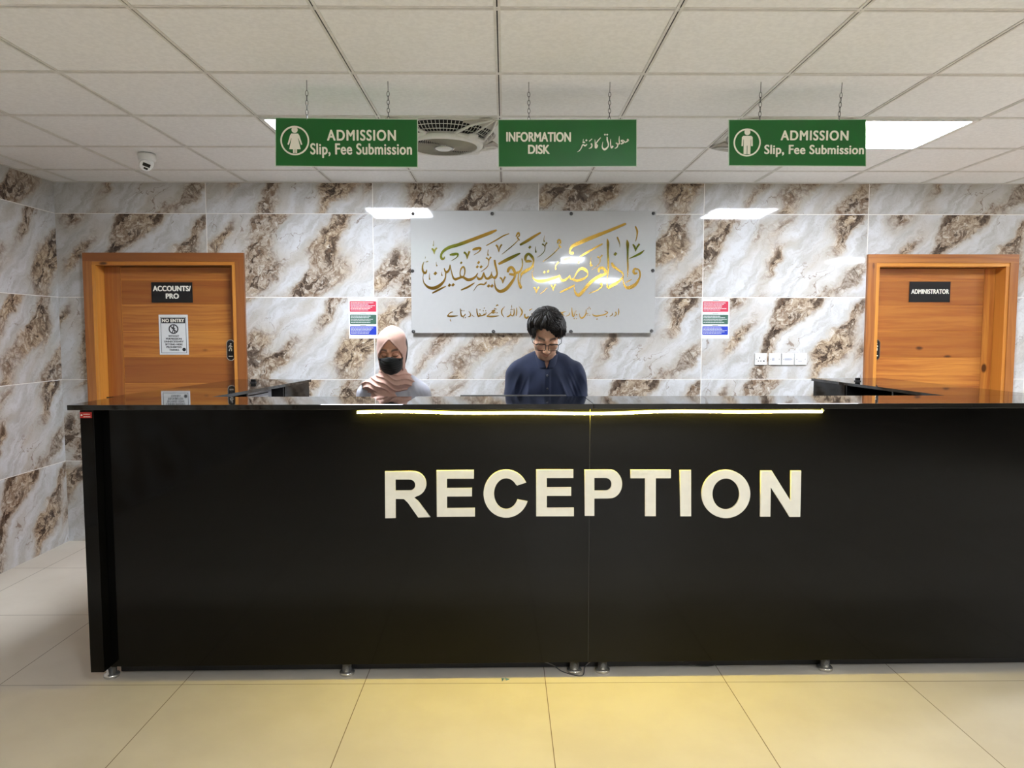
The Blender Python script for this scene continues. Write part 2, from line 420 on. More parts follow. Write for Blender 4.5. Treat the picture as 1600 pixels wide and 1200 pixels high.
# ------------------------------------------------------------------ the room shell
def sub_rect(rects, h):
    out = []
    for (a, b, c, d) in rects:
        x0, z0, x1, z1 = max(a, h[0]), max(b, h[1]), min(c, h[2]), min(d, h[3])
        if x0 >= x1 or z0 >= z1: out.append((a, b, c, d)); continue
        for r in ((a, b, x0, d), (x1, b, c, d), (x0, b, x1, z0), (x0, z1, x1, d)):
            if r[2]-r[0] > 1e-4 and r[3]-r[1] > 1e-4: out.append(r)
    return out
def tile_wall(name, u0, u1, start, holes, to3, gp=.0022, backing=.0005, seed=1):
    bm = BM(); uvl = bm.loops.layers.uv.verify(); rnd = random.Random(seed)
    i0 = int(math.floor((u0-start)/WT)); i1 = int(math.ceil((u1-start)/WT))
    for j in range(5):
        for i in range(i0, i1):
            a, c = max(u0, start+i*WT), min(u1, start+(i+1)*WT); b, d = j*WH, min(HC, (j+1)*WH)
            if c-a < .004: continue
            rs = [(a+(gp if a > u0 else 0), b+(gp if j else 0), c-(gp if c < u1 else 0), d-(gp if d < HC else 0))]
            for h in holes: rs = [q for r in rs for q in sub_rect([r], h)]
            k = rnd.randrange(4) if j != 2 else (i*3+j) % 4
            k = (i*2+j*3) % 5
            for r in rs:
                vs = [bm.verts.new(to3(x, z, 0)) for x, z in ((r[0], r[1]), (r[2], r[1]), (r[2], r[3]), (r[0], r[3]))]
                f = bm.faces.new(vs)
                for l, (x, z) in zip(f.loops, ((r[0], r[1]), (r[2], r[1]), (r[2], r[3]), (r[0], r[3]))):
                    l[uvl].uv = (x-(start+i*WT)+3.1*k, z-b+2.3*k)
    rs = [(u0, 0, u1, HC)]
    for h in holes: rs = [q for r in rs for q in sub_rect([r], h)]
    for r in rs:
        f = bm.faces.new([bm.verts.new(to3(x, z, backing)) for x, z in ((r[0], r[1]), (r[2], r[1]), (r[2], r[3]), (r[0], r[3]))]); f.material_index = 1
    return struct(bm_obj(name, bm, [M['marble'], M['grout']]))
DL = (-3.042, -1.885, 2.118)       # left door casing: outer x, outer x, top
DR = (2.644, 3.748, 2.112)
holes = [(DL[0]+.02, 0, DL[1]-.02, DL[2]-.02), (DR[0]+.02, 0, DR[1]-.02, DR[2]-.02)]
tile_wall('wall_back', XL, XR, WX0, holes, lambda x, z, d: (x, YW+d, z))
tile_wall('wall_left', YR, YW, YW-WT*12, [], lambda y, z, d: (XL-d, y, z), seed=4)
bm = BM(); f = bm.faces.new([bm.verts.new(p) for p in ((XR, YR, 0), (XR, YW, 0), (XR, YW, HC), (XR, YR, HC))]); struct(bm_obj('wall_right', bm, M['plaster']))
bm = BM(); f = bm.faces.new([bm.verts.new(p) for p in ((XL, YR, 0), (XR, YR, 0), (XR, YR, HC), (XL, YR, HC))]); struct(bm_obj('wall_front', bm, M['plaster']))
bm = BM(); box(bm, (XL-.1, YR-.1, -.1), (XR+.1, YW+.12, 0)); struct(bm_obj('floor', bm, M['floor']))

# ceiling: one mesh of tiles, and the exposed bars with their dark centre slot
PZ = HC+.004
light_cells = [(-2, 2), (3, 2), (1, -5), (8, -5), (1, -12), (3, -12), (8, 2)]      # (column, row) on the grid; rear two and far right added for fill
fan_cells = [(-1, 2), (2, 2)]
bm = BM(); box(bm, (XL-.1, YR-.1, PZ), (XR+.1, YW+.12, PZ+.08)); struct(bm_obj('ceiling', bm, M['ceil']))
bm = BM()
def bar(a0, a1, c, along):
    for lo, hi, z0, mi in ((-.012, -.0024, HC, 0), (.0024, .012, HC, 0), (-.0024, .0024, HC+.0022, 1)):
        if along == 'y': box(bm, (c+lo, a0, z0), (c+hi, a1, PZ+.001), mi=mi)
        else: box(bm, (a0, c+lo, z0+.0003), (a1, c+hi, PZ+.001), mi=mi)
xs = [GX0+GS*i for i in range(-20, 30) if XL+.02 < GX0+GS*i < XR]; ys = [GY0+GS*j for j in range(-20, 10) if YR < GY0+GS*j < YW-.02]
for x in xs: bar(YR, YW, x, 'y')
for y in ys: bar(XL, XR, y, 'x')
struct(bm_obj('trim_1', bm, [M['gridw'], M['gridk']]))
bm = BM()                                                                         # wall angle round the edge
box(bm, (XL, YW-.018, HC-.001), (XR, YW-.0001, HC+.003)); box(bm, (XL+.0001, YR, HC-.001), (XL+.018, YW, HC+.003))
struct(bm_obj('trim_2', bm, M['gridw']))

def ceiling_light(col, row, label):
    x0, y0 = GX0+GS*col, GY0+GS*row; t = empty('ceiling_light', (x0+GS/2, y0+GS/2, HC)); h = GS/2-.013
    bm = BM()
    for a, b in (((-h, -h), (h, -h+.02)), ((-h, h-.02), (h, h)), ((-h, -h+.02), (-h+.02, h-.02)), ((h-.02, -h+.02), (h, h-.02))):
        box(bm, (a[0], a[1], -.007), (b[0], b[1], .003))
    bm_obj('frame', bm, M['white'], t)
    bm = BM(); box(bm, (-h+.02, -h+.02, -.004), (h-.02, h-.02, .003)); bm_obj('diffuser', bm, M['panel_light' if row == 2 else 'hall_light'], t)
    return tag(t, label, 'light', 'square LED ceiling lights')
for (c_, r_), lb in zip(light_cells, [
    'square white LED ceiling light mostly hidden behind the left admission sign', 'glowing square LED ceiling light right beside the right admission sign',
    'square LED ceiling light in the hall before the desk, out of the picture', 'square LED ceiling light in the hall before the desk, far to the right',
    'square LED ceiling light at the rear of the hall, left of two, unseen and added for fill', 'square LED ceiling light at the rear of the hall, right of two, unseen and added for fill', 'square LED ceiling light over the far right side, out of the picture, added for fill']):
    ceiling_light(c_, r_, lb)

def ceiling_fan(col, row, label):
    x0, y0 = GX0+GS*col, GY0+GS*row; t = empty('ceiling_fan', (x0+GS/2, y0+GS/2, HC)); h = GS/2-.012
    # square face plate with a round opening
    bm = BM(); n = 64; R0 = .282
    inn = [bm.verts.new((R0*math.cos(2*PI*k/n), R0*math.sin(2*PI*k/n), -.006)) for k in range(n)]
    inn2 = [bm.verts.new((R0*math.cos(2*PI*k/n), R0*math.sin(2*PI*k/n), .003)) for k in range(n)]
    out = []
    for k in range(n):
        a = 2*PI*k/n; s_ = h/max(abs(math.cos(a)), abs(math.sin(a))); out.append(bm.verts.new((s_*math.cos(a), s_*math.sin(a), -.006)))
    out2 = [bm.verts.new((v.co.x, v.co.y, .003)) for v in out]
    for k in range(n):
        l = (k+1) % n
        bm.faces.new((inn[k], inn[l], out[l], out[k])); bm.faces.new((out[k], out[l], out2[l], out2[k])); bm.faces.new((inn[k], inn2[k], inn2[l], inn[l]))
    bm_obj('face_plate', bm, M['fanbody'], t)
    # dark throat
    bm = BM(); lathe(bm, [(.272, .002), (.272, -.003), (.15, -.045), (.15, .002)], seg=48); bm_obj('throat', bm, M['gridk'], t)
    # conical cage: bars and hoops
    bm = BM()
    for k in range(84):
        a = 2*PI*k/84; c_, s_ = math.cos(a), math.sin(a)
        tube(bm, [(.278*c_, .278*s_, -.007), (.25*c_, .25*s_, -.03), (.205*c_, .205*s_, -.046)], .0016, 5)
    for r, z in ((.262, -.02), (.236, -.036), (.212, -.045)):
        tube(bm, [(r*math.cos(2*PI*k/48), r*math.sin(2*PI*k/48), z) for k in range(48)], .002, 5, closed=True)
    bm_obj('cage', bm, M['fanbody'], t)
    # ring of the lower louvre
    bm = BM(); lathe(bm, [(.178, -.052), (.182, -.046), (.207, -.045), (.213, -.056), (.211, -.068), (.2, -.075), (.186, -.076), (.178, -.072), (.178, -.052)], seg=64); bm_obj('louvre_ring', bm, M['fanbody'], t, True)
    bm = BM(); lathe(bm, [(.179, -.060), (.179, -.064), (.03, -.068), (.03, -.060)], seg=48); bm_obj('louvre_back', bm, M['gridk'], t)
    bm = BM()                                                                     # spiral slats
    for k in range(56):
        a0 = 2*PI*k/56; pts = []
        for i in range(9):
            r = .045+(.182-.045)*i/8; a = a0+.95*(i/8)**1.15; pts.append((r*math.cos(a), r*math.sin(a), -.0745-.004*math.sin(PI*i/8)))
        L = [bm.verts.new(p) for p in pts]; Lb = [bm.verts.new((p[0]*1.0, p[1]*1.0, p[2]+.010)) for p in pts]
        L2 = [bm.verts.new((p[0]*math.cos(.013)-p[1]*math.sin(.013), p[0]*math.sin(.013)+p[1]*math.cos(.013), p[2])) for p in pts]
        for i in range(8):
            bm.faces.new((L[i], L[i+1], Lb[i+1], Lb[i])); bm.faces.new((L[i], L2[i], L2[i+1], L[i+1]))
    bm_obj('louvre_slats', bm, M['fancream'], t)
    bm = BM(); lathe(bm, [(.0, -.090), (.034, -.088), (.044, -.082), (.046, -.074), (.046, -.066), (0, -.066)], seg=40)
    hub = bm_obj('hub', bm, M['white'], t, True)
    bm = BM(); tube(bm, [(.052*math.cos(2*PI*k/40), .052*math.sin(2*PI*k/40), -.080) for k in range(40)], .003, 6, closed=True); bm_obj('hub_ring', bm, M['chrome'], hub)
    # corner brackets, each with a triangular gap
    for q in range(4):
        a = PI/4+q*PI/2; bm = BM(); ca, sa = math.cos(a), math.sin(a)
        def P(u, v, z): return (u*ca-v*sa, u*sa+v*ca, z)
        tip = .395
        for sgn in (-1, 1):
            pr = [(tip, sgn*.012, -.008), (.30, sgn*.075, -.030), (.205, sgn*.10, -.055)]
            tube(bm, [P(*p) for p in pr], [.006, .006, .009], 8)
        tube(bm, [P(tip, 0, -.008), P(.29, 0, -.035), P(.20, 0, -.058)], [.005, .0045, .006], 8)
        tube(bm, [P(.212, -.095, -.058), P(.226, 0, -.060), P(.212, .095, -.058)], [.010, .012, .010], 8)
        lathe(bm, [(.0, -.071), (.026, -.069), (.034, -.060), (.034, -.050), (0, -.050)], c=Vector(P(.225, 0, 0)), seg=20)
        bm_obj('corner_bracket', bm, M['fanbody'], t, True)
    for q in range(4):                                                            # gussets closing the corners of the square
        bm = BM(); a = PI/4+q*PI/2
        pts = [(.289*math.cos(a-.36), .289*math.sin(a-.36)), (.40*math.cos(a-.10), .40*math.sin(a-.10)), (.40*math.cos(a+.10), .40*math.sin(a+.10)), (.289*math.cos(a+.36), .289*math.sin(a+.36)), (.286*math.cos(a), .286*math.sin(a))]
        lo = [bm.verts.new((x, y, -.009 if i in (1, 2) else -.015)) for i, (x, y) in enumerate(pts)]; hi = [bm.verts.new((x, y, -.004)) for x, y in pts]
        bm.faces.new(lo); bm.faces.new(hi[::-1])
        for i in range(5): bm.faces.new((lo[i], hi[i], hi[(i+1) % 5], lo[(i+1) % 5]))
        bm_obj('corner_gusset', bm, M['fancream'], t)
    return tag(t, label, 'fan', 'false-ceiling fans')
ceiling_fan(-1, 2, 'white false-ceiling fan with spiral grille between left and middle green signs')
ceiling_fan(2, 2, 'white false-ceiling fan hidden behind the right admission sign, only its corner showing')

# ------------------------------------------------------------------ doors
PID = [0]
def board(bm, lo, hi, grain):
    PID[0] += 1; uvbox(bm, lo, hi, grain, PID[0] % 37)
def make_door(name, x0, x1, top, stile_l, stile_r, rails):
    """x0..x1 outer casing; leaf sits 0.09 back in the reveal"""
    t = struct(empty(name, ((x0+x1)/2, YW, 0))); hw = (x1-x0)/2
    f1, f2 = .062, .088                                    # casing, then inner bead
    bm = BM()
    board(bm, (-hw, -.026, 0), (-hw+f1, .02, top-f1), 'z'); board(bm, (hw-f1, -.026, 0), (hw, .02, top-f1), 'z'); board(bm, (-hw, -.026, top-f1), (hw, .02, top), 'x')
    fr = bm_obj('door_frame', bm, M['wood_frame'], t)
    bm = BM()
    board(bm, (-hw+f1, -.020, 0), (-hw+f2, .10, top-f2), 'z'); board(bm, (hw-f2, -.020, 0), (hw-f1, .10, top-f2), 'z'); board(bm, (-hw+f1, -.020, top-f2), (hw-f1, .10, top-f1), 'x')
    bm_obj('jamb_lining', bm, M['wood_bead'], fr)
    bm = BM()                                              # leaf: two stiles and horizontal boards with bright v-grooves
    lx0, lx1, y0, y1, lt = -hw+f2, hw-f2, .092, .130, top-f2-.003
    board(bm, (lx0+.002, y0, .01), (lx0+stile_l, y1, lt), 'z'); board(bm, (lx1-stile_r, y0, .01), (lx1-.002, y1, lt), 'z')
    zs = [lt]+rails
    while zs[-1] > .02: zs.append(max(.01, zs[-1]-.192))
    for a, b in zip(zs, zs[1:]):
        board(bm, (lx0+stile_l+.004, y0+.003, b+.0022), (lx1-stile_r-.002, y1-.004, a-.0022), 'x')
    leaf = bm_obj('door_leaf', bm, M['wood'], t)
    bm = BM(); PID[0] += 1; uvbox(bm, (lx0+.004, y0+.0050, .012), (lx1-.004, y1-.006, lt-.002), 'x', PID[0] % 37); bm_obj('groove_backing', bm, M['wood_bead'], leaf)
    return t, leaf
d1, leaf1 = make_door('door_1', DL[0], DL[1], DL[2], .118, .055, [1.931, 1.748, 1.553, 1.363, 1.166])
d2, leaf2 = make_door('door_2', DR[0], DR[1], DR[2], .052, .082, [1.928, 1.742, 1.550, 1.355, 1.160])

def runner(bm, cx, cz, s, y0, y1):
    """walking man pictogram"""
    plate(bm, circ(cx+.004*s, cz+.052*s, .011*s, 14), y0, y1, ident)
    for P in ([(.0, .040), (.0, .0), ], [(.0, .0), (-.012, -.022), (-.020, -.045)], [(.0, .0), (.014, -.020), (.012, -.046)], [(.0, .036), (-.018, .020), (-.022, .004)], [(.0, .034), (.016, .016), (.024, .010)]):
        pen_stroke(bm, [(cx+x*s, cz+z*s, .012*s) for x, z in P], y0, y1-y0)
def pull_sign(parent, x0, z0, x1, z1, y, label):
    t = empty('push_plate', ((x0+x1)/2, y, (z0+z1)/2)); t.parent = parent
    hx, hz = (x1-x0)/2, (z1-z0)/2; r = hx
    def cap_(k): return circ(0, hz-r, r*k, 14, 0, PI)+[(-r*k, hz-r)]+circ(0, -hz+r, r*k, 14, PI, 2*PI)+[(r*k, -hz+r)]
    bm = BM(); plate(bm, cap_(1.0), -.006, .002, ident); bm_obj('rim', bm, M['chrome'], t)
    bm = BM(); plate(bm, cap_(.84), -.0072, -.005, ident); bm_obj('face', bm, M['signblack'], t)
    bm = BM(); runner(bm, 0, .018, .55, -.0082, -.007); bm_obj('pictogram', bm, M['signwhite'], t)
    bm = BM(); box(bm, (-hx*.5, -.0082, -hz*.62), (hx*.5, -.007, -hz*.54)); bm_obj('line', bm, M['signwhite'], t)
    return t
cx1, cx2 = (DL[0]+DL[1])/2, (DR[0]+DR[1])/2
pull_sign(d1, -2.068-cx1, 1.335, -2.006-cx1, 1.492, .0915, '')
pull_sign(d2, 2.748-cx2, 1.338, 2.810-cx2, 1.494, .0915, '')
def wall_sign(name, x0, z0, x1, z1, y, lines, label, cat):
    t = empty(name, ((x0+x1)/2, y, z0)); hx = (x1-x0)/2
    bm = BM(); box(bm, (-hx, -.004, 0), (hx, .001, z1-z0), .0008); bm_obj('plate', bm, M['signblack'], t)
    for s_, (a, b, c, d), bold in lines: text('lettering', s_, (a-(x0+x1)/2, b-z0, c-(x0+x1)/2, d-z0), M['signwhite'], t, -.004, bold, .0012)
    return tag(t, label, cat)
YD = YW+.0925
wall_sign('door_sign', -2.609, 1.765, -2.308, 1.914, YD, [('ACCOUNTS/', (-2.598, 1.848, -2.318, 1.888), .055), ('PRO', (-2.505, 1.793, -2.408, 1.832), .055)], 'black plaque reading ACCOUNTS/ PRO on the left wooden door', 'sign')
wall_sign('door_sign', 3.016, 1.771, 3.323, 1.922, YD, [('ADMINISTRATOR', (3.030, 1.832, 3.312, 1.866), .03)], 'black plaque reading ADMINISTRATOR on the right wooden door', 'sign')
# no entry notice
t = empty('no_entry_notice', (-2.457, YD, 1.38)); W2, H2 = .107, .296
bm = BM(); box(bm, (-W2, -.002, 0), (W2, .0008, H2)); bm_obj('sheet', bm, M['paper'], t)
bm = BM()
for a, b in (((-.094, .015), (-.091, .278)), ((.091, .015), (.094, .278)), ((-.094, .012), (.094, .015)), ((-.094, .275), (.094, .278))): box(bm, (a[0], -.0026, a[1]), (b[0], -.001, b[1]))
bm_obj('border', bm, M['ink'], t)
bm = BM(); box(bm, (-.088, -.0027, .232), (.088, -.001, .272)); bm_obj('header', bm, M['ink'], t)
text('heading', 'NO ENTRY', (-.082, .240, .082, .266), M['signwhite'], t, -.0027, .05)
bm = BM(); ring2(bm, 0, .190, .028, .036, -.0028, -.001); runner(bm, 0, .186, .5, -.0028, -.001); pen_stroke(bm, [(-.022, .212, .007), (.022, .168, .007)], -.0030, .001); bm_obj('pictogram', bm, M['ink'], t)
for i, (s_, hw) in enumerate((('WITHOUT', .040), ('PERMISSION', .058), ('UNNECESSARY', .072), ('SITTING HERE', .064), ('PROHIBITED', .056), ('THANKS', .036))):
    text('notice_line', s_, (-hw, .131-i*.0205, hw, .145-i*.0205), M['ink'], t, -.002, .03)
bm = BM(); plate(bm, circ(.074, .038, .013, 20), -.0028, -.001, ident); bm_obj('emblem', bm, M['ink'], t)
tag(t, 'white paper notice reading NO ENTRY with walking man symbol on left door', 'notice')

# ------------------------------------------------------------------ things on the marble wall
bx0, bx1, bz0, bz1, BY = -.678, 1.091, 1.540, 2.418, YW-.036
t = empty('calligraphy_board', ((bx0+bx1)/2, BY, bz0)); bcx = (bx0+bx1)/2
bm = BM(); box(bm, (bx0-bcx, 0, 0), (bx1-bcx, .008, bz1-bz0), .001); bm_obj('acrylic_panel', bm, M['acrylic'], t)
for px, py in ((769, 334), (892.5, 334), (1021, 333.5), (645.5, 334), (644.5, 423.5), (1020, 423), (646, 518), (771, 518), (892, 518), (1018, 517)):
    p = at(px, py, BY); x, z = p.x-bcx, p.z-bz0
    bm = BM(); lathe(bm, [(.0105, -.006), (.0125, -.004), (.0125, 0), (.006, 0), (.006, .036), (0, .036)], c=(x, 0, z), seg=20, axis='y')
    lathe(bm, [(0, -.0065), (.0105, -.006)], c=(x, 0, z), seg=20, axis='y')
    bm_obj('standoff_screw', bm, M['steel'], t, True)
CAL = {
 0: """255,335,4 252,380,6 250,410,16|228,445,20 255,475,26 265,530,5|302,435,20 272,475,18 265,530,5|740,345,48 600,395,46 480,430,44 400,480,36 362,540,28 370,590,34 402,592,26 412,562,8
485,540,14 540,530,40 600,525,30 590,570,14 510,625,4|690,500,28 725,530,28 738,600,5|772,485,28 755,530,22 738,600,5|815,465,20 870,450,42 930,440,28 910,490,14 830,540,4
1045,460,3 1035,520,8 1045,548,22|1010,580,24 1040,600,14 1050,650,9 1020,720,8 935,780,5|1080,570,24 1055,605,12 1050,650,8
292,640,4 295,680,10 305,700,22|195,800,4 193,865,10 200,895,22|372,780,4 370,815,10 378,840,20|138,560,3 132,590,6|140,640,6 175,632,10
115,635,6 95,700,20 100,770,28 130,800,34 150,780,22 155,750,8|112,800,6 100,860,8 108,920,12 125,955,20 180,1005,36 260,1017,48 340,980,44 400,920,28 425,860,18 430,790,16|408,730,12 420,772,22 450,785,32 480,745,22 490,690,12
490,680,14 512,780,14 535,860,24 570,890,36 630,868,30 680,860,32 740,895,40 800,890,38 860,850,24 890,800,10|650,860,28 635,805,12 650,740,18 685,710,24 705,760,18 695,830,16 665,860,18
880,850,14 905,885,34 950,870,28 975,790,12|975,790,12 1005,870,28 1050,875,34 1085,820,16 1090,780,8
830,1060,4 880,985,10 930,960,20 985,965,18 1000,930,8|1020,920,8 1005,960,14|235,1090,18 330,1040,26 430,990,14|650,1045,14 750,1000,26 845,940,12
D903,648,44|D885,710,44|D938,710,44|D482,975,48|D535,970,48|D280,805,52|D653,652,36|D1046,985,46""",
 1: """425,180,22 330,220,44 150,290,48 0,345,48|275,405,10 400,335,18 520,265,18 605,230,8|705,275,18 726,230,24 745,222,24 750,262,18 722,285,14 735,305,22 757,330,12|735,325,10 680,382,12 600,450,12 500,530,5
760,395,28 850,345,40 960,275,36 1060,215,22|415,395,24 440,425,22 455,500,4|500,388,24 475,425,18 455,500,6|D903,428,46|985,430,4 985,470,8 990,505,24
300,460,3 295,520,8 303,548,22|272,580,22 300,600,14 310,650,8 285,710,8 200,780,5|345,570,22 318,605,12 310,650,8
450,672,30 560,615,46 680,555,40 765,515,18|395,610,26 405,680,30 425,760,24 430,820,24 405,865,36 372,860,24 345,800,8|372,850,20 335,880,10
585,790,30 600,740,40 640,718,38 675,760,42 690,820,32 650,820,36 605,812,26|680,800,34 720,795,34 765,770,26 795,700,14 797,640,16 788,590,12|690,815,28 680,870,30 630,950,42 560,1030,48 480,1065,44 420,1030,30 398,960,14 394,890,6
750,770,14 738,840,14 735,900,20 752,970,30 775,1015,28 786,985,8|785,820,24 768,880,10 765,930,8 782,1000,10|770,835,26 800,800,42 870,755,46 930,715,28 955,650,18
838,620,30 845,560,40 885,525,36 935,565,38 958,620,24 950,680,16|840,635,26 885,628,40 930,632,20|470,865,22 500,890,22 512,950,4|550,852,24 530,890,18 512,950,6
D310,985,48|D357,985,50""",
 2: """283,260,3 275,320,8 283,350,24|250,380,24 280,402,14 290,430,9 278,490,8 230,540,8 175,575,4|320,360,24 300,390,12 290,430,8|158,415,3 153,460,8 162,503,24
475,372,18 480,330,24 505,325,24 515,362,20 492,395,14 502,412,24 527,438,12|495,432,10 420,512,12 340,580,12 260,635,5|1108,232,50 900,315,54 740,385,50 680,420,40 652,470,22 658,510,30 690,515,30 695,490,8
788,572,10 850,532,26 980,455,26 1100,390,22 1125,378,8|560,612,30 610,598,46 668,582,30|445,750,20 447,700,12 485,640,26|D283,787,38|D335,777,38|D777,640,48
125,660,8 125,760,5 105,790,6 115,860,14 150,900,30 220,917,46 330,900,42 430,870,38 490,845,26 505,825,10|500,825,12 515,880,24 545,908,38 600,890,28 650,835,10|650,830,10 660,880,20 700,895,30 760,910,40 840,885,32 895,850,20 908,805,14 885,765,38 840,737,42 790,748,34 740,810,16 708,885,10
715,960,5 715,1030,12 735,1090,30 779,1118,48 840,1062,44 910,975,46 985,905,46 1070,850,44 1160,815,30
130,1005,22 155,1035,18 165,1095,4|205,1000,20 182,1040,14 165,1095,4|380,970,22 400,1010,18 408,1055,4|442,962,24 420,1005,16 408,1055,4|215,1105,4 270,1065,10 325,1010,6|505,1080,14 580,1045,26 660,1005,26 715,975,16""",
 3: """855,125,18 882,190,26 880,260,16 860,345,8|820,385,20 848,430,28 860,490,5|915,380,26 880,430,24 860,490,4|985,470,8 930,515,32 850,555,26 765,590,6|735,320,8 745,380,42 745,480,26 745,600,24 748,740,22 742,865,4
880,750,14 850,735,24 830,772,34 845,808,32 885,800,22|880,735,16 915,770,22 922,850,22 870,950,40 800,1000,52 735,1012,40 690,960,18 680,880,8 682,800,5|715,940,8 760,915,16 805,890,8
515,650,28 540,700,40 610,755,30 660,790,26 682,830,14 660,880,22 590,940,42 520,980,46 470,1008,40 446,985,18|450,305,8 460,370,38 460,480,26 465,620,28 465,760,22 455,840,10 447,920,6 450,985,18|D568,525,54|595,280,20 615,330,20 630,380,10 632,430,3
720,85,18 690,100,34 500,180,42 300,260,46 100,345,50 0,382,52
330,790,24 335,742,34 380,725,40 420,760,40 425,805,38 390,830,30 345,812,14|310,562,30 340,585,12|380,540,22 350,580,12 345,640,10 300,700,8 228,752,5|215,570,4 210,630,8 215,690,28 236,680,14
380,955,40 350,970,30|380,985,22 320,1040,16 250,1070,14 182,1096,6""" }
def calligraphy(bm, txt, ox, oz, k, th):
    n = 0
    for s_ in txt.replace('\n', '|').split('|'):
        s_ = s_.strip()
        if not s_: continue
        n += 1; y0 = -.002-.00002*n
        if s_[0] == 'D':
            x, z, d = (float(v) for v in s_[1:].split(',')); r = d*.66
            c = [(x-r*.80, z+r*.15), (x+r*.05, z-r*.85), (x+r*.80, z-r*.12), (x-r*.05, z+r*.85)]
            c = [at(ox+a/k, oz+b/k, BY) for a, b in c]; plate(bm, [(p.x-bcx, p.z-bz0) for p in c], y0, y0+th, ident)
        else:
            P = []
            for q in s_.split():
                x, z, w_ = (float(v) for v in q.split(',')); p = at(ox+x/k, oz+z/k, BY); P.append((p.x-bcx, p.z-bz0, w_/k*BY/FPX))
            pen_stroke(bm, P, y0, th)
bm = BM()
for i, ox in enumerate((650, 730, 820, 900)): calligraphy(bm, CAL[i], ox, 340, 9.233, .002)
bm_obj('gold_calligraphy', bm, M['gold'], t)
URDU = ("""90,235,20 130,242,24 190,240,20 258,234,5|92,236,14 115,205,12 145,182,14 180,175,10|142,280,6 134,305,9 150,320,14|295,122,12 298,180,16 312,235,22 345,240,16 372,208,14|D318,155,17|D348,155,17|D342,265,19|D371,262,19
425,165,9 450,200,14 446,240,17 412,250,7|478,222,18 492,240,8|488,240,9 515,246,4|550,122,12 556,190,18 578,242,24 604,212,14 583,192,14|600,236,16 648,226,16 668,200,10|655,228,14 690,206,12 692,178,7|D600,142,17|D652,155,17|D688,155,17|D668,115,17
705,240,18 790,245,24 898,234,5|710,236,10 755,202,12 805,170,18 835,150,14|780,160,12 830,150,18 800,195,12 850,175,9|820,120,14 862,132,8|D868,188,20|850,85,9 870,65,18 886,78,8
985,92,5 942,145,16 942,205,16 976,257,5|1172,108,10 1173,180,16 1165,237,9|1130,120,8 1131,200,18 1106,235,16 1082,214,12 1080,165,7|1080,210,14 1050,240,22 1018,246,10|1075,142,6 1093,130,8 1112,142,6|1095,68,6 1096,106,8|1210,92,5 1252,150,22 1254,200,20 1215,257,5|1302,205,12 1300,250,24 1330,268,26 1362,240,16|1370,150,18 1412,124,10
1400,205,14 1440,215,20 1470,190,16 1450,170,10|1500,130,10 1503,190,16 1496,235,10|1530,245,18 1575,235,20 1600,205,14|D1480,265,18|D1540,270,18""",
"""1420,160,12 1422,240,24 1412,302,9|1352,232,26 1372,262,22 1355,308,18 1318,326,6|1290,248,8 1287,290,18 1232,326,7|1128,210,12 1190,245,20 1120,290,22 1050,302,24 960,316,30 892,300,20 876,268,7|D1170,325,28|D970,380,32|D778,166,24|D832,166,24|D805,138,24|745,182,12 740,262,18 700,332,26 650,360,30 615,330,18 604,262,7|740,265,14 792,260,10|D775,300,24|D820,300,24
445,142,9 450,230,20 466,312,30 492,318,16 520,222,10 548,214,12|D545,290,28|D496,370,24|D541,370,24|396,245,8 391,290,18 318,326,7|320,222,10 240,252,24 272,300,14 302,310,5|210,235,18 252,282,14 180,300,14|60,200,12 70,280,18 10,320,10""")
bm = BM(); calligraphy(bm, URDU[0], 690, 470, 10.0, .002); bm_obj('verse_lettering', bm, M['gold'], t)
bm = BM(); calligraphy(bm, URDU[1], 860, 470, 13.33, .002); bm_obj('verse_lettering', bm, M['gold'], t)
tag(t, 'white acrylic board with gold calligraphy and dark standoff screws on marble wall', 'board')

def rr(cx, cz, hx, hz, r, n=5):
    return [p for (x, z, a) in ((cx+hx-r, cz+hz-r, 0), (cx-hx+r, cz+hz-r, PI/2), (cx-hx+r, cz-hz+r, PI), (cx+hx-r, cz-hz+r, 1.5*PI)) for p in circ(x, z, r, n, a, a+PI/2)]
def notice(x0, x1, label):
    t = empty('wall_poster', ((x0+x1)/2, YW, 1.5)); hx = (x1-x0)/2
    bm = BM(); box(bm, (-hx, -.002, 0), (hx, .0005, .293)); bm_obj('sheet', bm, M['paper'], t)
    rnd = random.Random(3)
    for nm, mt, z0, z1, rows in (('red_block', 'red', .195, .272, 6), ('green_block', 'green', .105, .175, 5), ('blue_block', 'blue', .027, .090, 5)):
        bm = BM(); plate(bm, rr(0, (z0+z1)/2, hx-.008, (z1-z0)/2, .006), -.003, -.001, ident); b = bm_obj(nm, bm, M[mt], t)
        bm = BM()
        for i in range(rows):
            z = z1-.010-i*(z1-z0-.014)/rows; x = -hx+.014; end = hx-.014-rnd.random()*.06
            while x < end:
                l = .006+rnd.random()*.018; box(bm, (x, -.0034, z-.0034), (min(end, x+l), -.002, z)); x += l+.002
        bm_obj('text_rows', bm, M['paper'], b)
        bm = BM(); box(bm, (-.022, -.0026, z1+.005), (.022, -.001, z1+.009)); bm_obj('caption', bm, M['steel'], t)
    return tag(t, label, 'poster')
notice(-1.139, -.930, 'white paper with red, green and blue text blocks left of the board')
notice(1.441, 1.645, 'white paper with red, green and blue text blocks right of the board')

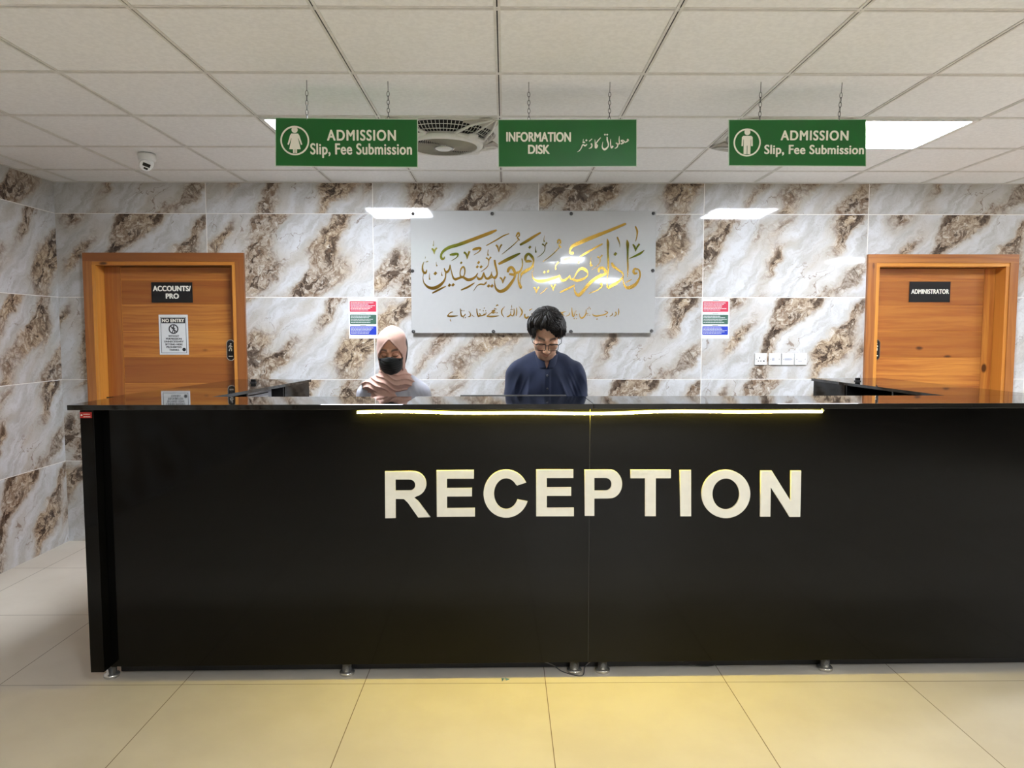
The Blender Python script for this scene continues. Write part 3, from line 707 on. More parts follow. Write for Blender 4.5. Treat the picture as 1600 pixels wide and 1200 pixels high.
def outlet(x0, kind, label):
    t = empty('wall_outlet', (x0+.0435, YW, 1.306))
    bm = BM(); box(bm, (-.0435, -.012, 0), (.0435, 0, .0865), .003); bm_obj('plate', bm, M['white'], t)
    for sx in (-1, 1):
        bm = BM(); lathe(bm, [(0, -.0135), (.0032, -.013), (.0036, -.011), (0, -.011)], c=(sx*.031, 0, .043), seg=12, axis='y'); bm_obj('screw', bm, M['steel'], t)
    if kind == 'socket':
        bm = BM()
        for x, z, a, b in ((-.010, .052, .003, .006), (-.018, .029, .0045, .003), (0.0, .029, .0045, .003), (.022, .029, .006, .004)): box(bm, (x-a, -.0128, z-b), (x+a, -.0110, z+b))
        bm_obj('pin_holes', bm, M['ink'], t)
        bm = BM(); box(bm, (.012, -.0155, .046), (.024, -.011, .062), .001); bm_obj('rocker_switch', bm, M['white'], t)
    elif kind == 'switch':
        bm = BM(); box(bm, (.004, -.016, .028), (.021, -.011, .056), .0015); bm_obj('rocker_switch', bm, M['white'], t)
        bm = BM(); box(bm, (-.022, -.0135, .031), (-.004, -.011, .054), .0015); bm_obj('blank_insert', bm, M['silver'], t)
    elif kind == 'data':
        bm = BM(); box(bm, (-.026, -.0145, .034), (.026, -.011, .052), .0015); bm_obj('data_strip', bm, M['silver'], t)
    else:
        bm = BM(); box(bm, (-.020, -.016, .032), (.008, -.011, .056), .0015); bm_obj('rocker_switch', bm, M['white'], t)
        bm = BM(); box(bm, (-.020, -.0128, .024), (.008, -.011, .029)); bm_obj('label_strip', bm, M['silver'], t)
    return tag(t, label, 'outlet', 'outlet plates on the marble wall')
for x, k, lb in ((1.838, 'socket', 'white power socket plate with dark pin holes, leftmost of four'), (1.942, 'switch', 'white switch plate second from left in wall row'),
                 (2.037, 'data', 'white plate with wide horizontal slot, third in wall row'), (2.134, 'other', 'white switch plate rightmost in row, nearest the right door')): outlet(x, k, lb)

# ------------------------------------------------------------------ hanging signs
def pict(bm, cx, cz, s, woman, y0, y1):
    plate(bm, circ(cx, cz+.040*s, .0125*s, 20), y0, y1, ident)
    if woman:
        body = [(-.014, .025), (.014, .025), (.019, .017), (.030, -.018), (.0245, -.020), (.0145, .006), (.013, .006), (.023, -.037), (.008, -.037), (.008, -.052), (.001, -.052), (.001, -.037), (-.001, -.037), (-.001, -.052), (-.008, -.052), (-.008, -.037), (-.023, -.037), (-.013, .006), (-.0145, .006), (-.0245, -.020), (-.030, -.018), (-.019, .017)]
    else:
        body = [(-.017, .025), (.017, .025), (.023, .019), (.024, -.018), (.0175, -.018), (.0165, .010), (.0145, .010), (.0145, -.052), (.0015, -.052), (.0015, -.016), (-.0015, -.016), (-.0015, -.052), (-.0145, -.052), (-.0145, .010), (-.0165, .010), (-.0175, -.018), (-.024, -.018), (-.023, .019)]
    plate(bm, [(cx+x*s, cz+z*s) for x, z in body], y0, y1, ident)
def chain(bm, p0, p1):
    p0, p1 = Vector(p0), Vector(p1); d = p1-p0; L = d.length; d.normalize(); u, v = frame_of(d); s0 = .045
    tube(bm, [p0, p0+d*s0], .0014, 6)
    n = max(3, round((L-s0)/.0185)); st = (L-s0)/n
    for i in range(n):
        c = p0+d*(s0+st*(i+.5)); a, h = (u, v) if i % 2 else (v, u)
        tube(bm, [c+d*(math.cos(2*PI*k/12)*st*.62)+a*(math.sin(2*PI*k/12)*.0056) for k in range(12)], .0013, 5, closed=True)
def hanging_sign(c4, y, chains, items, label):
    (xl, zt), (xr, zt2), (xr2, zb2), (xl2, zb) = c4; cx = (xl+xr)/2
    t = empty('hanging_sign', (cx, y, (zb+zb2)/2)); z0 = (zb+zb2)/2
    q = [(x-cx, z-z0) for x, z in c4]
    bm = BM(); plate(bm, q, -.003, .003, ident); bm_obj('panel', bm, M['signgreen'], t)
    bm = BM(); e = .0025
    mx, mz = sum(p[0] for p in q)/4, sum(p[1] for p in q)/4
    for i in range(4):
        a, b = q[i], q[(i+1) % 4]
        ao = (a[0]+e*(1 if a[0] > mx else -1), a[1]+e*(1 if a[1] > mz else -1)); bo = (b[0]+e*(1 if b[0] > mx else -1), b[1]+e*(1 if b[1] > mz else -1))
        plate(bm, [a, b, bo, ao], -.0034, .0034, ident)
    bm_obj('edge_band', bm, M['signedge'], t)
    for it in items: it(t, cx, z0)
    for (ax, ay), bx in chains:
        f_ = (bx-xl)/(xr-xl); zt_ = zt+(zt2-zt)*f_
        bm = BM(); chain(bm, (ax-cx, ay-y, HC-z0), (bx-cx, 0, zt_-z0-.004)); bm_obj('chain', bm, M['steel'], t)
    return tag(t, label, 'sign', 'green hanging signs')
SY = 3.2
def sx(px, py): p = at(px, py, SY); return p.x, p.z
def tx(s_, a, b, c, d, bold=.035, space=1.0):
    def f(t, cx, z0):
        x0, z1 = sx(a, b); x1, zz = sx(c, d); text('lettering', s_, (x0-cx, zz-z0, x1-cx, z1-z0), M['signwhite'], t, -.003, bold, .0012, space)
    return f
def pic(px, py, r, woman):
    def f(t, cx, z0):
        x, z = sx(px, py); rr_ = r*SY/FPX
        bm = BM(); ring2(bm, x-cx, z-z0, rr_*.89, rr_, -.0042, -.002); bm_obj('circle', bm, M['signwhite'], t)
        bm = BM(); pict(bm, x-cx, z-z0+.003, rr_/.0585, woman, -.0042, -.002); bm_obj('pictogram', bm, M['signwhite'], t)
    return f
SIGNURDU = """1472,338,16 1440,312,46 1442,345,34 1372,388,26|1375,388,24 1325,330,20 1272,342,34 1330,392,30 1262,425,34|1220,218,10 1215,320,24 1228,425,30|1228,425,30 1162,420,26 1142,400,38 1182,450,30 1150,520,30 1098,542,9
1052,478,44 1020,522,44 1000,500,26 990,400,28 995,298,9|D843,180,56|D902,180,56|900,240,28 905,330,36 932,420,30 920,500,34 835,570,50 772,505,26 790,368,8|580,308,9 588,420,30 602,522,50 642,470,36 602,425,24|730,258,18 645,358,28 602,425,24
480,412,42 502,462,30 480,520,32 418,546,7|430,355,26 505,290,18|D355,330,58|275,298,9 270,372,20 312,380,38 252,392,14|372,430,22 320,472,36 260,445,26 220,532,26 170,602,20 112,636,6"""
def urdu(t, cx, z0):
    bm = BM()
    for s_ in SIGNURDU.replace('\n', '|').split('|'):
        if s_[0] == 'D':
            x, z, d = (float(v) for v in s_[1:].split(',')); a, b = sx(895+x/16.84, 200+z/16.84); r = d/16.84*SY/FPX*.5
            plate(bm, [(a-cx-r, b-z0), (a-cx, b-z0+r), (a-cx+r, b-z0), (a-cx, b-z0-r)], -.0042, -.002, ident)
        else:
            P = []
            for q in s_.split():
                x, z, w_ = (float(v) for v in q.split(',')); a, b = sx(895+x/16.84, 200+z/16.84); P.append((a-cx, b-z0, w_/16.84*SY/FPX))
            pen_stroke(bm, P, -.0042, .002)
    bm_obj('urdu_lettering', bm, M['signwhite'], t)
def corners(*a): return [sx(*p) for p in a]
hanging_sign(corners((431.5, 185), (652, 187.5), (652, 261), (431.5, 259)), SY, (((-.846, 3.195), sx(479.5, 185)[0]), ((-.502, 3.208), sx(607, 187)[0])),
    [pic(461, 220, 22, True), tx('ADMISSION', 511, 203, 619, 220.5, .035, 1.12), tx('Slip, Fee Submission', 485, 224, 644, 247.5, .028, 1.02)], 'green hanging sign reading ADMISSION with woman pictogram, left of three')
hanging_sign(corners((779, 188), (994, 187.5), (994, 259.5), (779.5, 260.5)), SY, (((.103, 3.21), sx(826.5, 188)[0]), ((.453, 3.207), sx(952, 188)[0])),
    [tx('INFORMATION', 791, 206.5, 892, 222, .04, .96), tx('DISK', 825, 226.5, 859, 241, .04, .96), urdu], 'green hanging sign reading INFORMATION DISK, middle of three')
hanging_sign(corners((1139, 188), (1352, 187.5), (1352, 259.5), (1139, 258.5)), SY, (((1.103, 3.2), sx(1187, 188)[0]), ((1.456, 3.205), sx(1310.5, 188)[0])),
    [pic(1167, 223, 21, False), tx('ADMISSION', 1219.5, 204, 1325, 220, .035, 1.12), tx('Slip, Fee Submission', 1194, 226.5, 1349, 246, .028, 1.02)], 'green hanging sign reading ADMISSION with man pictogram, right of three')

# ------------------------------------------------------------------ security camera
t = empty('security_camera', (-2.163, 4.50, HC))
bm = BM(); lathe(bm, [(0, 0), (.050, 0), (.052, -.012), (.050, -.034), (.044, -.046), (0, -.046)], seg=36); bm_obj('base', bm, M['white'], t, True)
bm = BM(); S = bmesh.ops.create_uvsphere(bm, u_segments=32, v_segments=20, radius=.041); bmesh.ops.translate(bm, verts=bm.verts, vec=(0, -.012, -.058)); bm_obj('ball', bm, M['white'], t, True)
fw = Vector((.30, -.80, -.50)).normalized(); ru = Vector((0, 0, 1)); rx = fw.cross(ru).normalized(); ru = rx.cross(fw)
rot = Matrix.Rotation(-.35, 3, fw); rx, ru = rot @ rx, rot @ ru
def on_ball(x, z, y): return Vector((0, -.012, -.058))-rx*x+ru*z+fw*y
bm = BM(); plate(bm, rr(0, 0, .033, .033, .0325, 12), .020, .0425, lambda x, y, z: on_ball(x, z, y)); fc = bm_obj('face', bm, M['white'], t)
bm = BM(); plate(bm, rr(.002, .006, .021, .0105, .002), .040, .0438, lambda x, y, z: on_ball(x, z, y)); bm_obj('lens_window', bm, M['glossblack'], t)
bm = BM(); plate(bm, rr(.004, -.016, .012, .006, .005), .040, .0438, lambda x, y, z: on_ball(x, z, y)); bm_obj('infrared_window', bm, M['glossblack'], t)
tag(t, 'white turret security camera with black windows on the ceiling, left side', 'camera')
#PART3
# ------------------------------------------------------------------ reception counter
CY, CRZ = 3.158, .0117
rc = empty('reception_counter', (0, CY, 0), CRZ)
SEAM, CL, CR = .373, -1.80, 2.60; ZT = 1.244
bm = BM(); box(bm, (CL+.055, 0, .068), (SEAM-.001, .018, ZT-.022), .0008); bm_obj('front_panel', bm, M['black'], rc)
bm = BM(); box(bm, (SEAM+.001, 0, .068), (CR-.055, .018, ZT-.022), .0008); bm_obj('front_panel', bm, M['black'], rc)
bm = BM(); box(bm, (SEAM-.0009, .0002, .068), (SEAM+.0009, .017, ZT-.0225)); bm_obj('seam_strip', bm, M['seam'], rc)
bm = BM(); box(bm, (CL, -.062, .072), (CL+.058, -.004, ZT-.022), .0012); bm_obj('corner_post', bm, M['black'], rc)
bm = BM(); box(bm, (CR-.058, -.062, .072), (CR, -.004, ZT-.022), .0012); bm_obj('corner_post', bm, M['black'], rc)
for x in (CL, CR-.018):
    bm = BM(); box(bm, (x, -.0035, .06), (x+.018, .262, ZT-.022), .0008); bm_obj('side_panel', bm, M['black'], rc)
bm = BM(); box(bm, (CL-.02, -.118, ZT-.022), (SEAM-.0006, .262, ZT), .0015); bm_obj('countertop', bm, M['top'], rc)
bm = BM(); box(bm, (SEAM+.0006, -.118, ZT-.022), (CR+.02, .262, ZT), .0015); bm_obj('countertop', bm, M['top'], rc)
bm = BM(); box(bm, (-1.30, .251, .728), (2.02, .56, .75), .001); bm_obj('worktop', bm, M['inner'], rc)
bm = BM(); box(bm, (CL+.02, .019, .068), (CR-.02, .234, .084)); bm_obj('bottom_board', bm, M['inner'], rc)  # unseen board added to keep light from behind off the floor below
bm = BM(); box(bm, (CL+.05, .092, .004), (CR-.05, .106, .0675)); bm_obj('kickboard', bm, M['inner'], rc)
bm = BM(); box(bm, (CL+.02, .235, .751), (CR-.02, .250, ZT-.0225)); box(bm, (CL+.02, .235, .068), (CR-.02, .250, .727)); bm_obj('back_panel', bm, M['inner'], rc)
for px in (178, 543, 898, 942, 1292):
    p = atz(px, 1052, 0)
    for yy in (.052, .22):
        bm = BM(); lathe(bm, [(0, .000), (.032, 0), (.034, .004), (.034, .012), (.030, .016), (.0215, .018), (.0215, .0675), (0, .0675)], c=(p.x*CY/p.y*1.015, yy, 0), seg=28)
        bm_obj('foot', bm, M['foot_metal'], rc, True)
def cp(px, py, yl=0.0):
    X = 0
    for _ in range(4): p = at(px, py, CY+yl+CRZ*X); X = p.x
    return (X, p.z)
def glyph(ch, ox, oz, k, loops):
    L = []
    for lp in loops: L.append([cp(ox+x/k, oz+z/k) for x, z in lp])
    o = curve_shape('letter', L, .008, M['offwhite'], rc, (0, -.0044, 0), .0006); o['label'] = 'raised cream letter '+ch; return o
def arc(cx, cy, rx, ry, a0, a1, n=14): return [(cx+rx*math.cos(math.radians(a0+(a1-a0)*i/n)), cy+ry*math.sin(math.radians(a0+(a1-a0)*i/n))) for i in range(n+1)]
A, B = (590, 720, 4.706), (920, 720, 4.571)
glyph('R', *A, [[(57, 76), (240, 75)]+arc(262, 168, 96, 93, -80, 75)+[(268, 268), (300, 295), (387, 410), (300, 412), (225, 305), (195, 277), (134, 276), (134, 416), (59, 418)], [(132, 134), (132, 217), (235, 216)]+arc(238, 175, 41, 41, 80, -80)+[(232, 134)]])
glyph('E', *A, [[(435, 69), (707, 66), (707, 128), (509, 128), (509, 199), (693, 198), (693, 258), (510, 259), (510, 347), (715, 345), (715, 406), (438, 408)]])
glyph('C', *A, [arc(945, 239, 165, 175, 19, 332, 40)+[(1026, 178)]+arc(945, 239, 90, 114, 325, 22, 30)[0:]])
glyph('E', *A, [[(1167, 63), (1437, 63), (1437, 123), (1242, 123), (1242, 195), (1421, 194), (1421, 254), (1242, 254), (1242, 344), (1441, 343), (1441, 403), (1167, 404)]])
glyph('P', *B, [[(-31, 63), (130, 62)]+arc(150, 163, 85, 101, -80, 80)+[(135, 265), (37, 266), (37, 389), (-29, 389)], [(37, 119), (37, 212), (115, 211)]+arc(118, 165, 43, 46, 80, -80)+[(110, 119)]])
glyph('T', *B, [[(297, 63), (582, 63), (582, 121), (475, 121), (475, 391), (400, 391), (400, 121), (297, 121)]])
glyph('I', *B, [[(648, 65), (726, 65), (727, 392), (651, 392)]])
glyph('O', *B, [arc(975, 234, 173, 171, 0, 352, 44), arc(975, 234, 97, 111, 0, 350, 36)])
glyph('N', *B, [[(1225, 70), (1302, 70), (1437, 286), (1440, 70), (1511, 70), (1504, 397), (1430, 397), (1294, 183), (1291, 395), (1220, 395)]])
# warm LED strip stuck under the overhang, slightly sagging
pts = []
for i in range(61):
    f = i/60; px = 558+(1284-558)*f; sag = .0032*math.sin(f*9.5+.6)+.0022*math.sin(f*21)-.002*math.sin(PI*f)
    x, _ = cp(px, 645, -.014); pts.append((x, -.014, 1.1975+sag))
bm = BM(); tube(bm, pts, .0052, 8); ls = bm_obj('light_strip', bm, M['strip_light'], rc, True); ls['label'] = 'warm glowing LED strip under the counter edge'
bm = BM(); tube(bm, [pts[-1], Vector(pts[-1])+Vector((.009, 0, .005)), Vector(pts[-1])+Vector((.001, .003, .013))], .004, 6); bm_obj('strip_end_cap', bm, M['silver'], rc)
x0, z1 = cp(115, 642.5, -.062); x1, z0 = cp(134.5, 653, -.062)
bm = BM(); box(bm, (CL+.001, -.0635, z0), (CL+.05, -.0618, z1-.004)); st = bm_obj('sticker', bm, M['sticker'], rc); st['label'] = 'small red sticker at top of the left post'
bm = BM()
for i in range(7): box(bm, (CL+.016+.0042*i, -.0640, z0+.003), (CL+.019+.0042*i, -.0632, z0+.007))
for i in range(5): box(bm, (CL+.016+.0055*i, -.0640, z0+.014), (CL+.020+.0055*i, -.0632, z0+.017))
plate(bm, circ(CL+.008, z0+.012, .004, 14), -.0640, -.0632, ident)
bm_obj('sticker_print', bm, M['signwhite'], st)
tag(rc, 'long glossy black reception counter with raised RECEPTION letters and glowing strip', 'counter')

# ------------------------------------------------------------------ side counters, turned slightly inward
def side_counter(loc, rz, s, length, label):
    """s = -1: outer side to the left; local y runs towards the back wall"""
    t = empty('side_counter', (loc[0], loc[1], 0), rz); w_ = .485
    def bx(name, x0, x1, y0, y1, z0, z1, mat='black', bev=.001):
        bm = BM(); box(bm, (min(s*x0, s*x1), y0, z0), (max(s*x0, s*x1), y1, z1), bev); return bm_obj(name, bm, M[mat], t)
    bm = BM(); dn = w_*math.tan(CRZ-rz)*s; pl = [(0, 0), (s*w_, dn), (s*w_, length), (0, length)]
    lo_ = [bm.verts.new((x, y, ZT-.016)) for x, y in pl]; hi_ = [bm.verts.new((x, y, ZT)) for x, y in pl]; bm.faces.new(lo_); bm.faces.new(hi_)
    for i in range(4): bm.faces.new((lo_[i], lo_[(i+1) % 4], hi_[(i+1) % 4], hi_[i]))
    bm_obj('countertop', bm, M['top'], t)
    bx('outer_panel', w_-.030, w_-.012, .02, length-.012, .06, ZT-.0165)
    bx('end_panel', .010, w_-.031, length-.03, length-.012, .06, ZT-.0165)
    bx('inner_panel', .008, .026, length-.40, length-.031, .06, ZT-.0165)
    bx('divider', .012, w_-.031, length-.415, length-.401, .06, ZT-.0165, 'inner')
    bx('divider', .012, w_-.031, length-.88, length-.866, .06, ZT-.0165, 'inner')
    bx('shelf', .012, w_-.031, .05, length-.88-.001, 1.04, 1.06, 'inner'); bx('shelf', .012, w_-.031, length-.865, length-.416, 1.04, 1.06, 'inner')
    bx('bottom_board', .012, w_-.031, .05, length-.031, .04, .059, 'inner')
    for x in (.05, w_-.06):
        for y in (.10, length-.08):
            bm = BM(); lathe(bm, [(0, 0), (.032, 0), (.034, .012), (.0215, .018), (.0215, .041), (0, .041)], c=(s*x, y, 0), seg=24); bm_obj('foot', bm, M['chrome'], t, True)
    return tag(t, label, 'counter', 'side counters')
side_counter((-1.374, 3.4055), -.105, -1, 1.26, 'glossy black side counter in front of the ACCOUNTS/ PRO door')
side_counter((2.108, 3.4460), .070, 1, 1.31, 'glossy black side counter in front of the ADMINISTRATOR door')
# computer lying on the left shelf
t = empty('desktop_computer', (-1.374, 3.4055, 1.06), -.105)
bm = BM(); box(bm, (-.40, .405, .0), (-.075, .83, .163), .003); bm_obj('case', bm, M['silver'], t)
bm = BM(); box(bm, (-.0765, .53, .138), (-.0735, .78, .144)); bm_obj('disc_slot', bm, M['ink'], t)
bm = BM(); box(bm, (-.0765, .43, .136), (-.0730, .445, .150), .001); bm_obj('power_button', bm, M['ink'], t)
bm = BM(); box(bm, (-.0765, .455, .140), (-.0735, .485, .146)); bm_obj('port', bm, M['ink'], t)
bm = BM(); box(bm, (-.0765, .53, .098), (-.0735, .78, .124)); bm_obj('drive_bay', bm, M['white'], t)
tag(t, 'silver desktop computer on the shelf of the left side counter', 'computer')
def little(name, x, y, lab):
    t = empty(name, (x, y, ZT)); bm = BM(); box(bm, (-.016, -.012, 0), (.016, .012, .006), .001); bm_obj('base', bm, M['rubber'], t)
    bm = BM(); box(bm, (-.014, -.007, .0058), (.014, .007, .022), .002); bm_obj('body', bm, M['glossblack'], t); tag(t, lab, 'device')
little('web_camera', -1.505, 4.35, 'tiny black device standing on the left side counter'); little('web_camera', 2.175, 4.45, 'tiny black device standing on the right side counter')
# monitor behind the counter
t = empty('computer_monitor', (.040, CY+.36, .75)); mw = .2575; MT = .4915
bm = BM(); box(bm, (-mw, -.012, MT-.315), (mw, .012, MT), .003); bm_obj('screen_housing', bm, M['steel'], t)
bm = BM(); box(bm, (-mw+.012, .0118, MT-.300), (mw-.012, .0128, MT-.012)); bm_obj('screen', bm, M['glossblack'], t)
bm = BM(); box(bm, (-.03, -.03, .012), (.03, -.013, MT-.12), .002); bm_obj('stand', bm, M['steel'], t)
bm = BM(); box(bm, (-.11, -.10, 0), (.11, .05, .012), .003); bm_obj('base', bm, M['steel'], t)
tag(t, 'dark computer monitor edge showing above the counter before the man', 'monitor')
# cables and scrap on the floor under the counter
def cable(pts, r, label, mat='rubber'):
    bm = BM(); tube(bm, [tuple(q) for q in catmull([tuple(p) for p in pts], 8)], r, 6); return tag(bm_obj('cable', bm, M[mat], None, True), label, 'cable')
def fl(px, py, z=.004): p = atz(px, py, 0); return (p.x, p.y, z)
cable([(.74, 3.238, .055), (.85, 3.230, .025), fl(1112, 1042.5, .010), fl(1124, 1039, .02), (1.06, 3.240, .055)], .0035, 'black cable sagging under the counter right of the paired feet')
a_, b_ = fl(898, 1055), fl(940, 1055)
cable([(.12, 3.236, .055), fl(862, 1045, .02), fl(880, 1051), (a_[0]+.03, 3.165, .004), fl(915, 1045, .014), (.42, 3.236, .055)], .0022, 'thin grey cable looping round the centre counter feet', 'steel')
cable([fl(918, 1040, .035), fl(960, 1039, .04), fl(985, 1037, .04), fl(1030, 1036, .04), (1.0, 3.240, .05)], .002, 'thin red wire along the bottom edge of the counter', 'sticker')
bm = BM()
for P in ([(783.5, 1060.5), (789, 1061), (787, 1063), (784.5, 1066)], [(789, 1060.5), (796, 1062.5), (791, 1064)]):
    vs = [bm.verts.new(fl(x, y, .0015+.006*random.random())) for x, y in P]; f = bm.faces.new(vs)
    r = bmesh.ops.extrude_face_region(bm, geom=[f]); bmesh.ops.translate(bm, verts=[v for v in r['geom'] if isinstance(v, bmesh.types.BMVert)], vec=(0, 0, .001))
tag(bm_obj('paper_scrap', bm, plain('scrap_blue', lin((92, 130, 160)), .5)), 'tiny blue scrap on the floor before the counter', 'scrap')

# ------------------------------------------------------------------ people (implicit surfaces turned into one mesh)
def vlen(x, y, z): return np.sqrt(x*x+y*y+z*z)
def ell(P, c, r):
    x, y, z = P[0]-c[0], P[1]-c[1], P[2]-c[2]
    k0 = vlen(x/r[0], y/r[1], z/r[2]); k1 = vlen(x/r[0]**2, y/r[1]**2, z/r[2]**2)
    return k0*(k0-1)/np.maximum(k1, 1e-6)
def cap(P, a, b, ra, rb):
    a, b = np.array(a), np.array(b); d = b-a; L = (d*d).sum()+1e-12
    x, y, z = P[0]-a[0], P[1]-a[1], P[2]-a[2]
    h = np.clip((x*d[0]+y*d[1]+z*d[2])/L, 0, 1)
    return vlen(x-h*d[0], y-h*d[1], z-h*d[2])-(ra+(rb-ra)*h)
def chain_sd(P, pts, rad, k=.01):
    d = None
    for (a, b, ra, rb) in zip(pts, pts[1:], rad, rad[1:]):
        e = cap(P, a, b, ra, rb); d = e if d is None else smin(d, e, k)
    return d
def smin(a, b, k):
    h = np.clip(.5+.5*(b-a)/k, 0, 1); return b*(1-h)+a*h-k*h*(1-h)
def smax(a, b, k): return -smin(-a, -b, k)
def polygonize(fn, lo, hi, h):
    ax = [np.arange(lo[i], hi[i]+h, h, dtype=np.float32) for i in range(3)]
    P = np.meshgrid(*ax, indexing='ij', sparse=False)
    D = fn(P).astype(np.float32); D[D == 0] = 1e-7
    sh = D.shape; cs = tuple(s-1 for s in sh)
    acc = np.zeros(cs+(3,), np.float32); cnt = np.zeros(cs, np.float32)
    cross = []
    for a in range(3):
        s0 = [slice(None)]*3; s1 = [slice(None)]*3; s0[a] = slice(0, -1); s1[a] = slice(1, None)
        d0, d1 = D[tuple(s0)], D[tuple(s1)]; cr = (d0 < 0) != (d1 < 0); cross.append((cr, d0 < 0))
        t = np.where(cr, d0/np.where(cr, d0-d1, 1), 0)
        b, c = [i for i in range(3) if i != a]
        idx = np.indices(cr.shape, dtype=np.float32); idx[a] += t
        for db in (0, 1):
            for dc in (0, 1):
                sl = [None]*3; sl[a] = slice(None); sl[b] = slice(db, db+cs[b]); sl[c] = slice(dc, dc+cs[c]); sl = tuple(sl)
                m_ = cr[sl]; cnt += m_
                for k in range(3): acc[..., k] += np.where(m_, idx[k][sl], 0)
    mask = cnt > 0; ids = -np.ones(cs, np.int64); ids[mask] = np.arange(mask.sum())
    V = acc[mask]/cnt[mask][:, None]*h+np.array([ax[i][0] for i in range(3)], np.float32)
    Q = []
    for a in range(3):
        cr, neg = cross[a]; b, c = [(1, 2), (2, 0), (0, 1)][a]
        w_ = np.argwhere(cr); w_ = w_[(w_[:, b] > 0) & (w_[:, c] > 0) & (w_[:, b] < cs[b]) & (w_[:, c] < cs[c])]
        def g_(ob, oc):
            q = w_.copy(); q[:, b] += ob; q[:, c] += oc; return ids[q[:, 0], q[:, 1], q[:, 2]]
        quad = np.stack([g_(-1, -1), g_(0, -1), g_(0, 0), g_(-1, 0)], 1)
        fl_ = ~neg[w_[:, 0], w_[:, 1], w_[:, 2]]; quad[fl_] = quad[fl_][:, ::-1]; Q.append(quad)
    return V, np.concatenate(Q)
def np_obj(name, parts, mat, parent, tint=None):
    V = np.concatenate([p[0] for p in parts]); off = 0; Qs = []
    for v, q in parts: Qs.append(q+off); off += len(v)
    Q = np.concatenate(Qs); me = bpy.data.meshes.new(name)
    me.vertices.add(len(V)); me.vertices.foreach_set('co', V.astype(np.float32).ravel())
    me.loops.add(Q.size); me.loops.foreach_set('vertex_index', Q.astype(np.int32).ravel())
    me.polygons.add(len(Q)); me.polygons.foreach_set('loop_start', np.arange(0, Q.size, 4, dtype=np.int32)); me.polygons.foreach_set('loop_total', np.full(len(Q), 4, np.int32))
    me.polygons.foreach_set('use_smooth', np.ones(len(Q), bool)); me.update(); me.validate()
    if tint is not None:
        at_ = me.color_attributes.new('tint', 'FLOAT_COLOR', 'POINT'); at_.data.foreach_set('color', np.concatenate([tint, np.ones((len(V), 1))], 1).astype(np.float32).ravel())
    me.materials.append(mat); o = bpy.data.objects.new(name, me); C.objects.link(o); o.parent = parent; return o
def shift(P, s): return [P[i]/s for i in range(3)]

def head_frame(c, tilt, s, roll=0.0, yaw=0.0):
    ct, st_ = math.cos(tilt), math.sin(tilt)
    Rx = np.array([[1, 0, 0], [0, ct, -st_], [0, st_, ct]]); Rr = np.array([[math.cos(roll), 0, math.sin(roll)], [0, 1, 0], [-math.sin(roll), 0, math.cos(roll)]])
    Rz = np.array([[math.cos(yaw), -math.sin(yaw), 0], [math.sin(yaw), math.cos(yaw), 0], [0, 0, 1]])
    Rm = Rz @ Rx @ Rr; c = np.array(c, float)
    def to_local(P):
        x, y, z = (P[i]-c[i] for i in range(3))
        return [(Rm[0, i]*x+Rm[1, i]*y+Rm[2, i]*z)/s for i in range(3)]
    def to_body(p): return tuple(c+Rm @ (np.array(p, float)*s))
    return to_local, to_body
def head_sd(p, fem=False):
    d = ell(p, (0, .012, .045), (.075, .094, .086))
    d = smin(d, ell(p, (0, -.028, -.020), (.063, .064, .085)), .035)
    d = smin(d, ell(p, (0, -.045, -.070), (.047, .045, .045)), .03)
    d = smin(d, ell(p, (0, -.077, -.099), (.021, .018, .016)), .025)
    for s in (-1, 1):
        d = smin(d, cap(p, (s*.052, .0, -.055), (s*.028, -.06, -.094), .016, .016), .025)          # jaw line
        d = smin(d, ell(p, (s*.044, -.066, -.022), (.019, .018, .016)), .025)                        # cheek bone
        d = smin(d, cap(p, (s*.012, -.091, .028), (s*.044, -.078, .028), .007, .006), .014)          # brow
        d = smax(d, -ell(p, (s*.031, -.102, .006), (.017, .017, .011)), .012)                        # socket
        d = smin(d, ell(p, (s*.031, -.0815, .004), (.0155, .0125, .0115)), .004)                     # lidded eye
        d = smin(d, ell(p, (s*.079, .012, -.004), (.007, .018, .031)), .010)                         # ear
        d = smin(d, cap(p, (s*.082, .020, .022), (s*.083, .024, -.015), .005, .005), .005)
        d = smin(d, ell(p, (s*.012, -.104, -.036), (.009, .010, .008)), .010)                        # nostril wing
    d = smin(d, cap(p, (0, -.092, .016), (0, -.113, -.028), .0065, .0095), .014)                     # nose
    d = smin(d, ell(p, (0, -.114, -.033), (.0095, .009, .0085)), .010)
    for s in (-1, 1): d = smax(d, -ell(p, (s*.0065, -.110, -.0425), (.0035, .005, .004)), .003)
    d = smin(d, ell(p, (0, -.0945, -.0605), (.021, .0075, .0048)), .008)                             # lips
    d = smin(d, ell(p, (0, -.0940, -.0705), (.017, .0080, .0055)), .008)
    d = smax(d, -ell(p, (0, -.106, -.0655), (.021, .007, .0016)), .003)
    return d
def mixc(col, m, rgb): return col*(1-m[:, None])+np.array(lin(rgb))[None]*m[:, None]
def band(v, a, b): return np.clip((v-a)/(b-a), 0, 1)
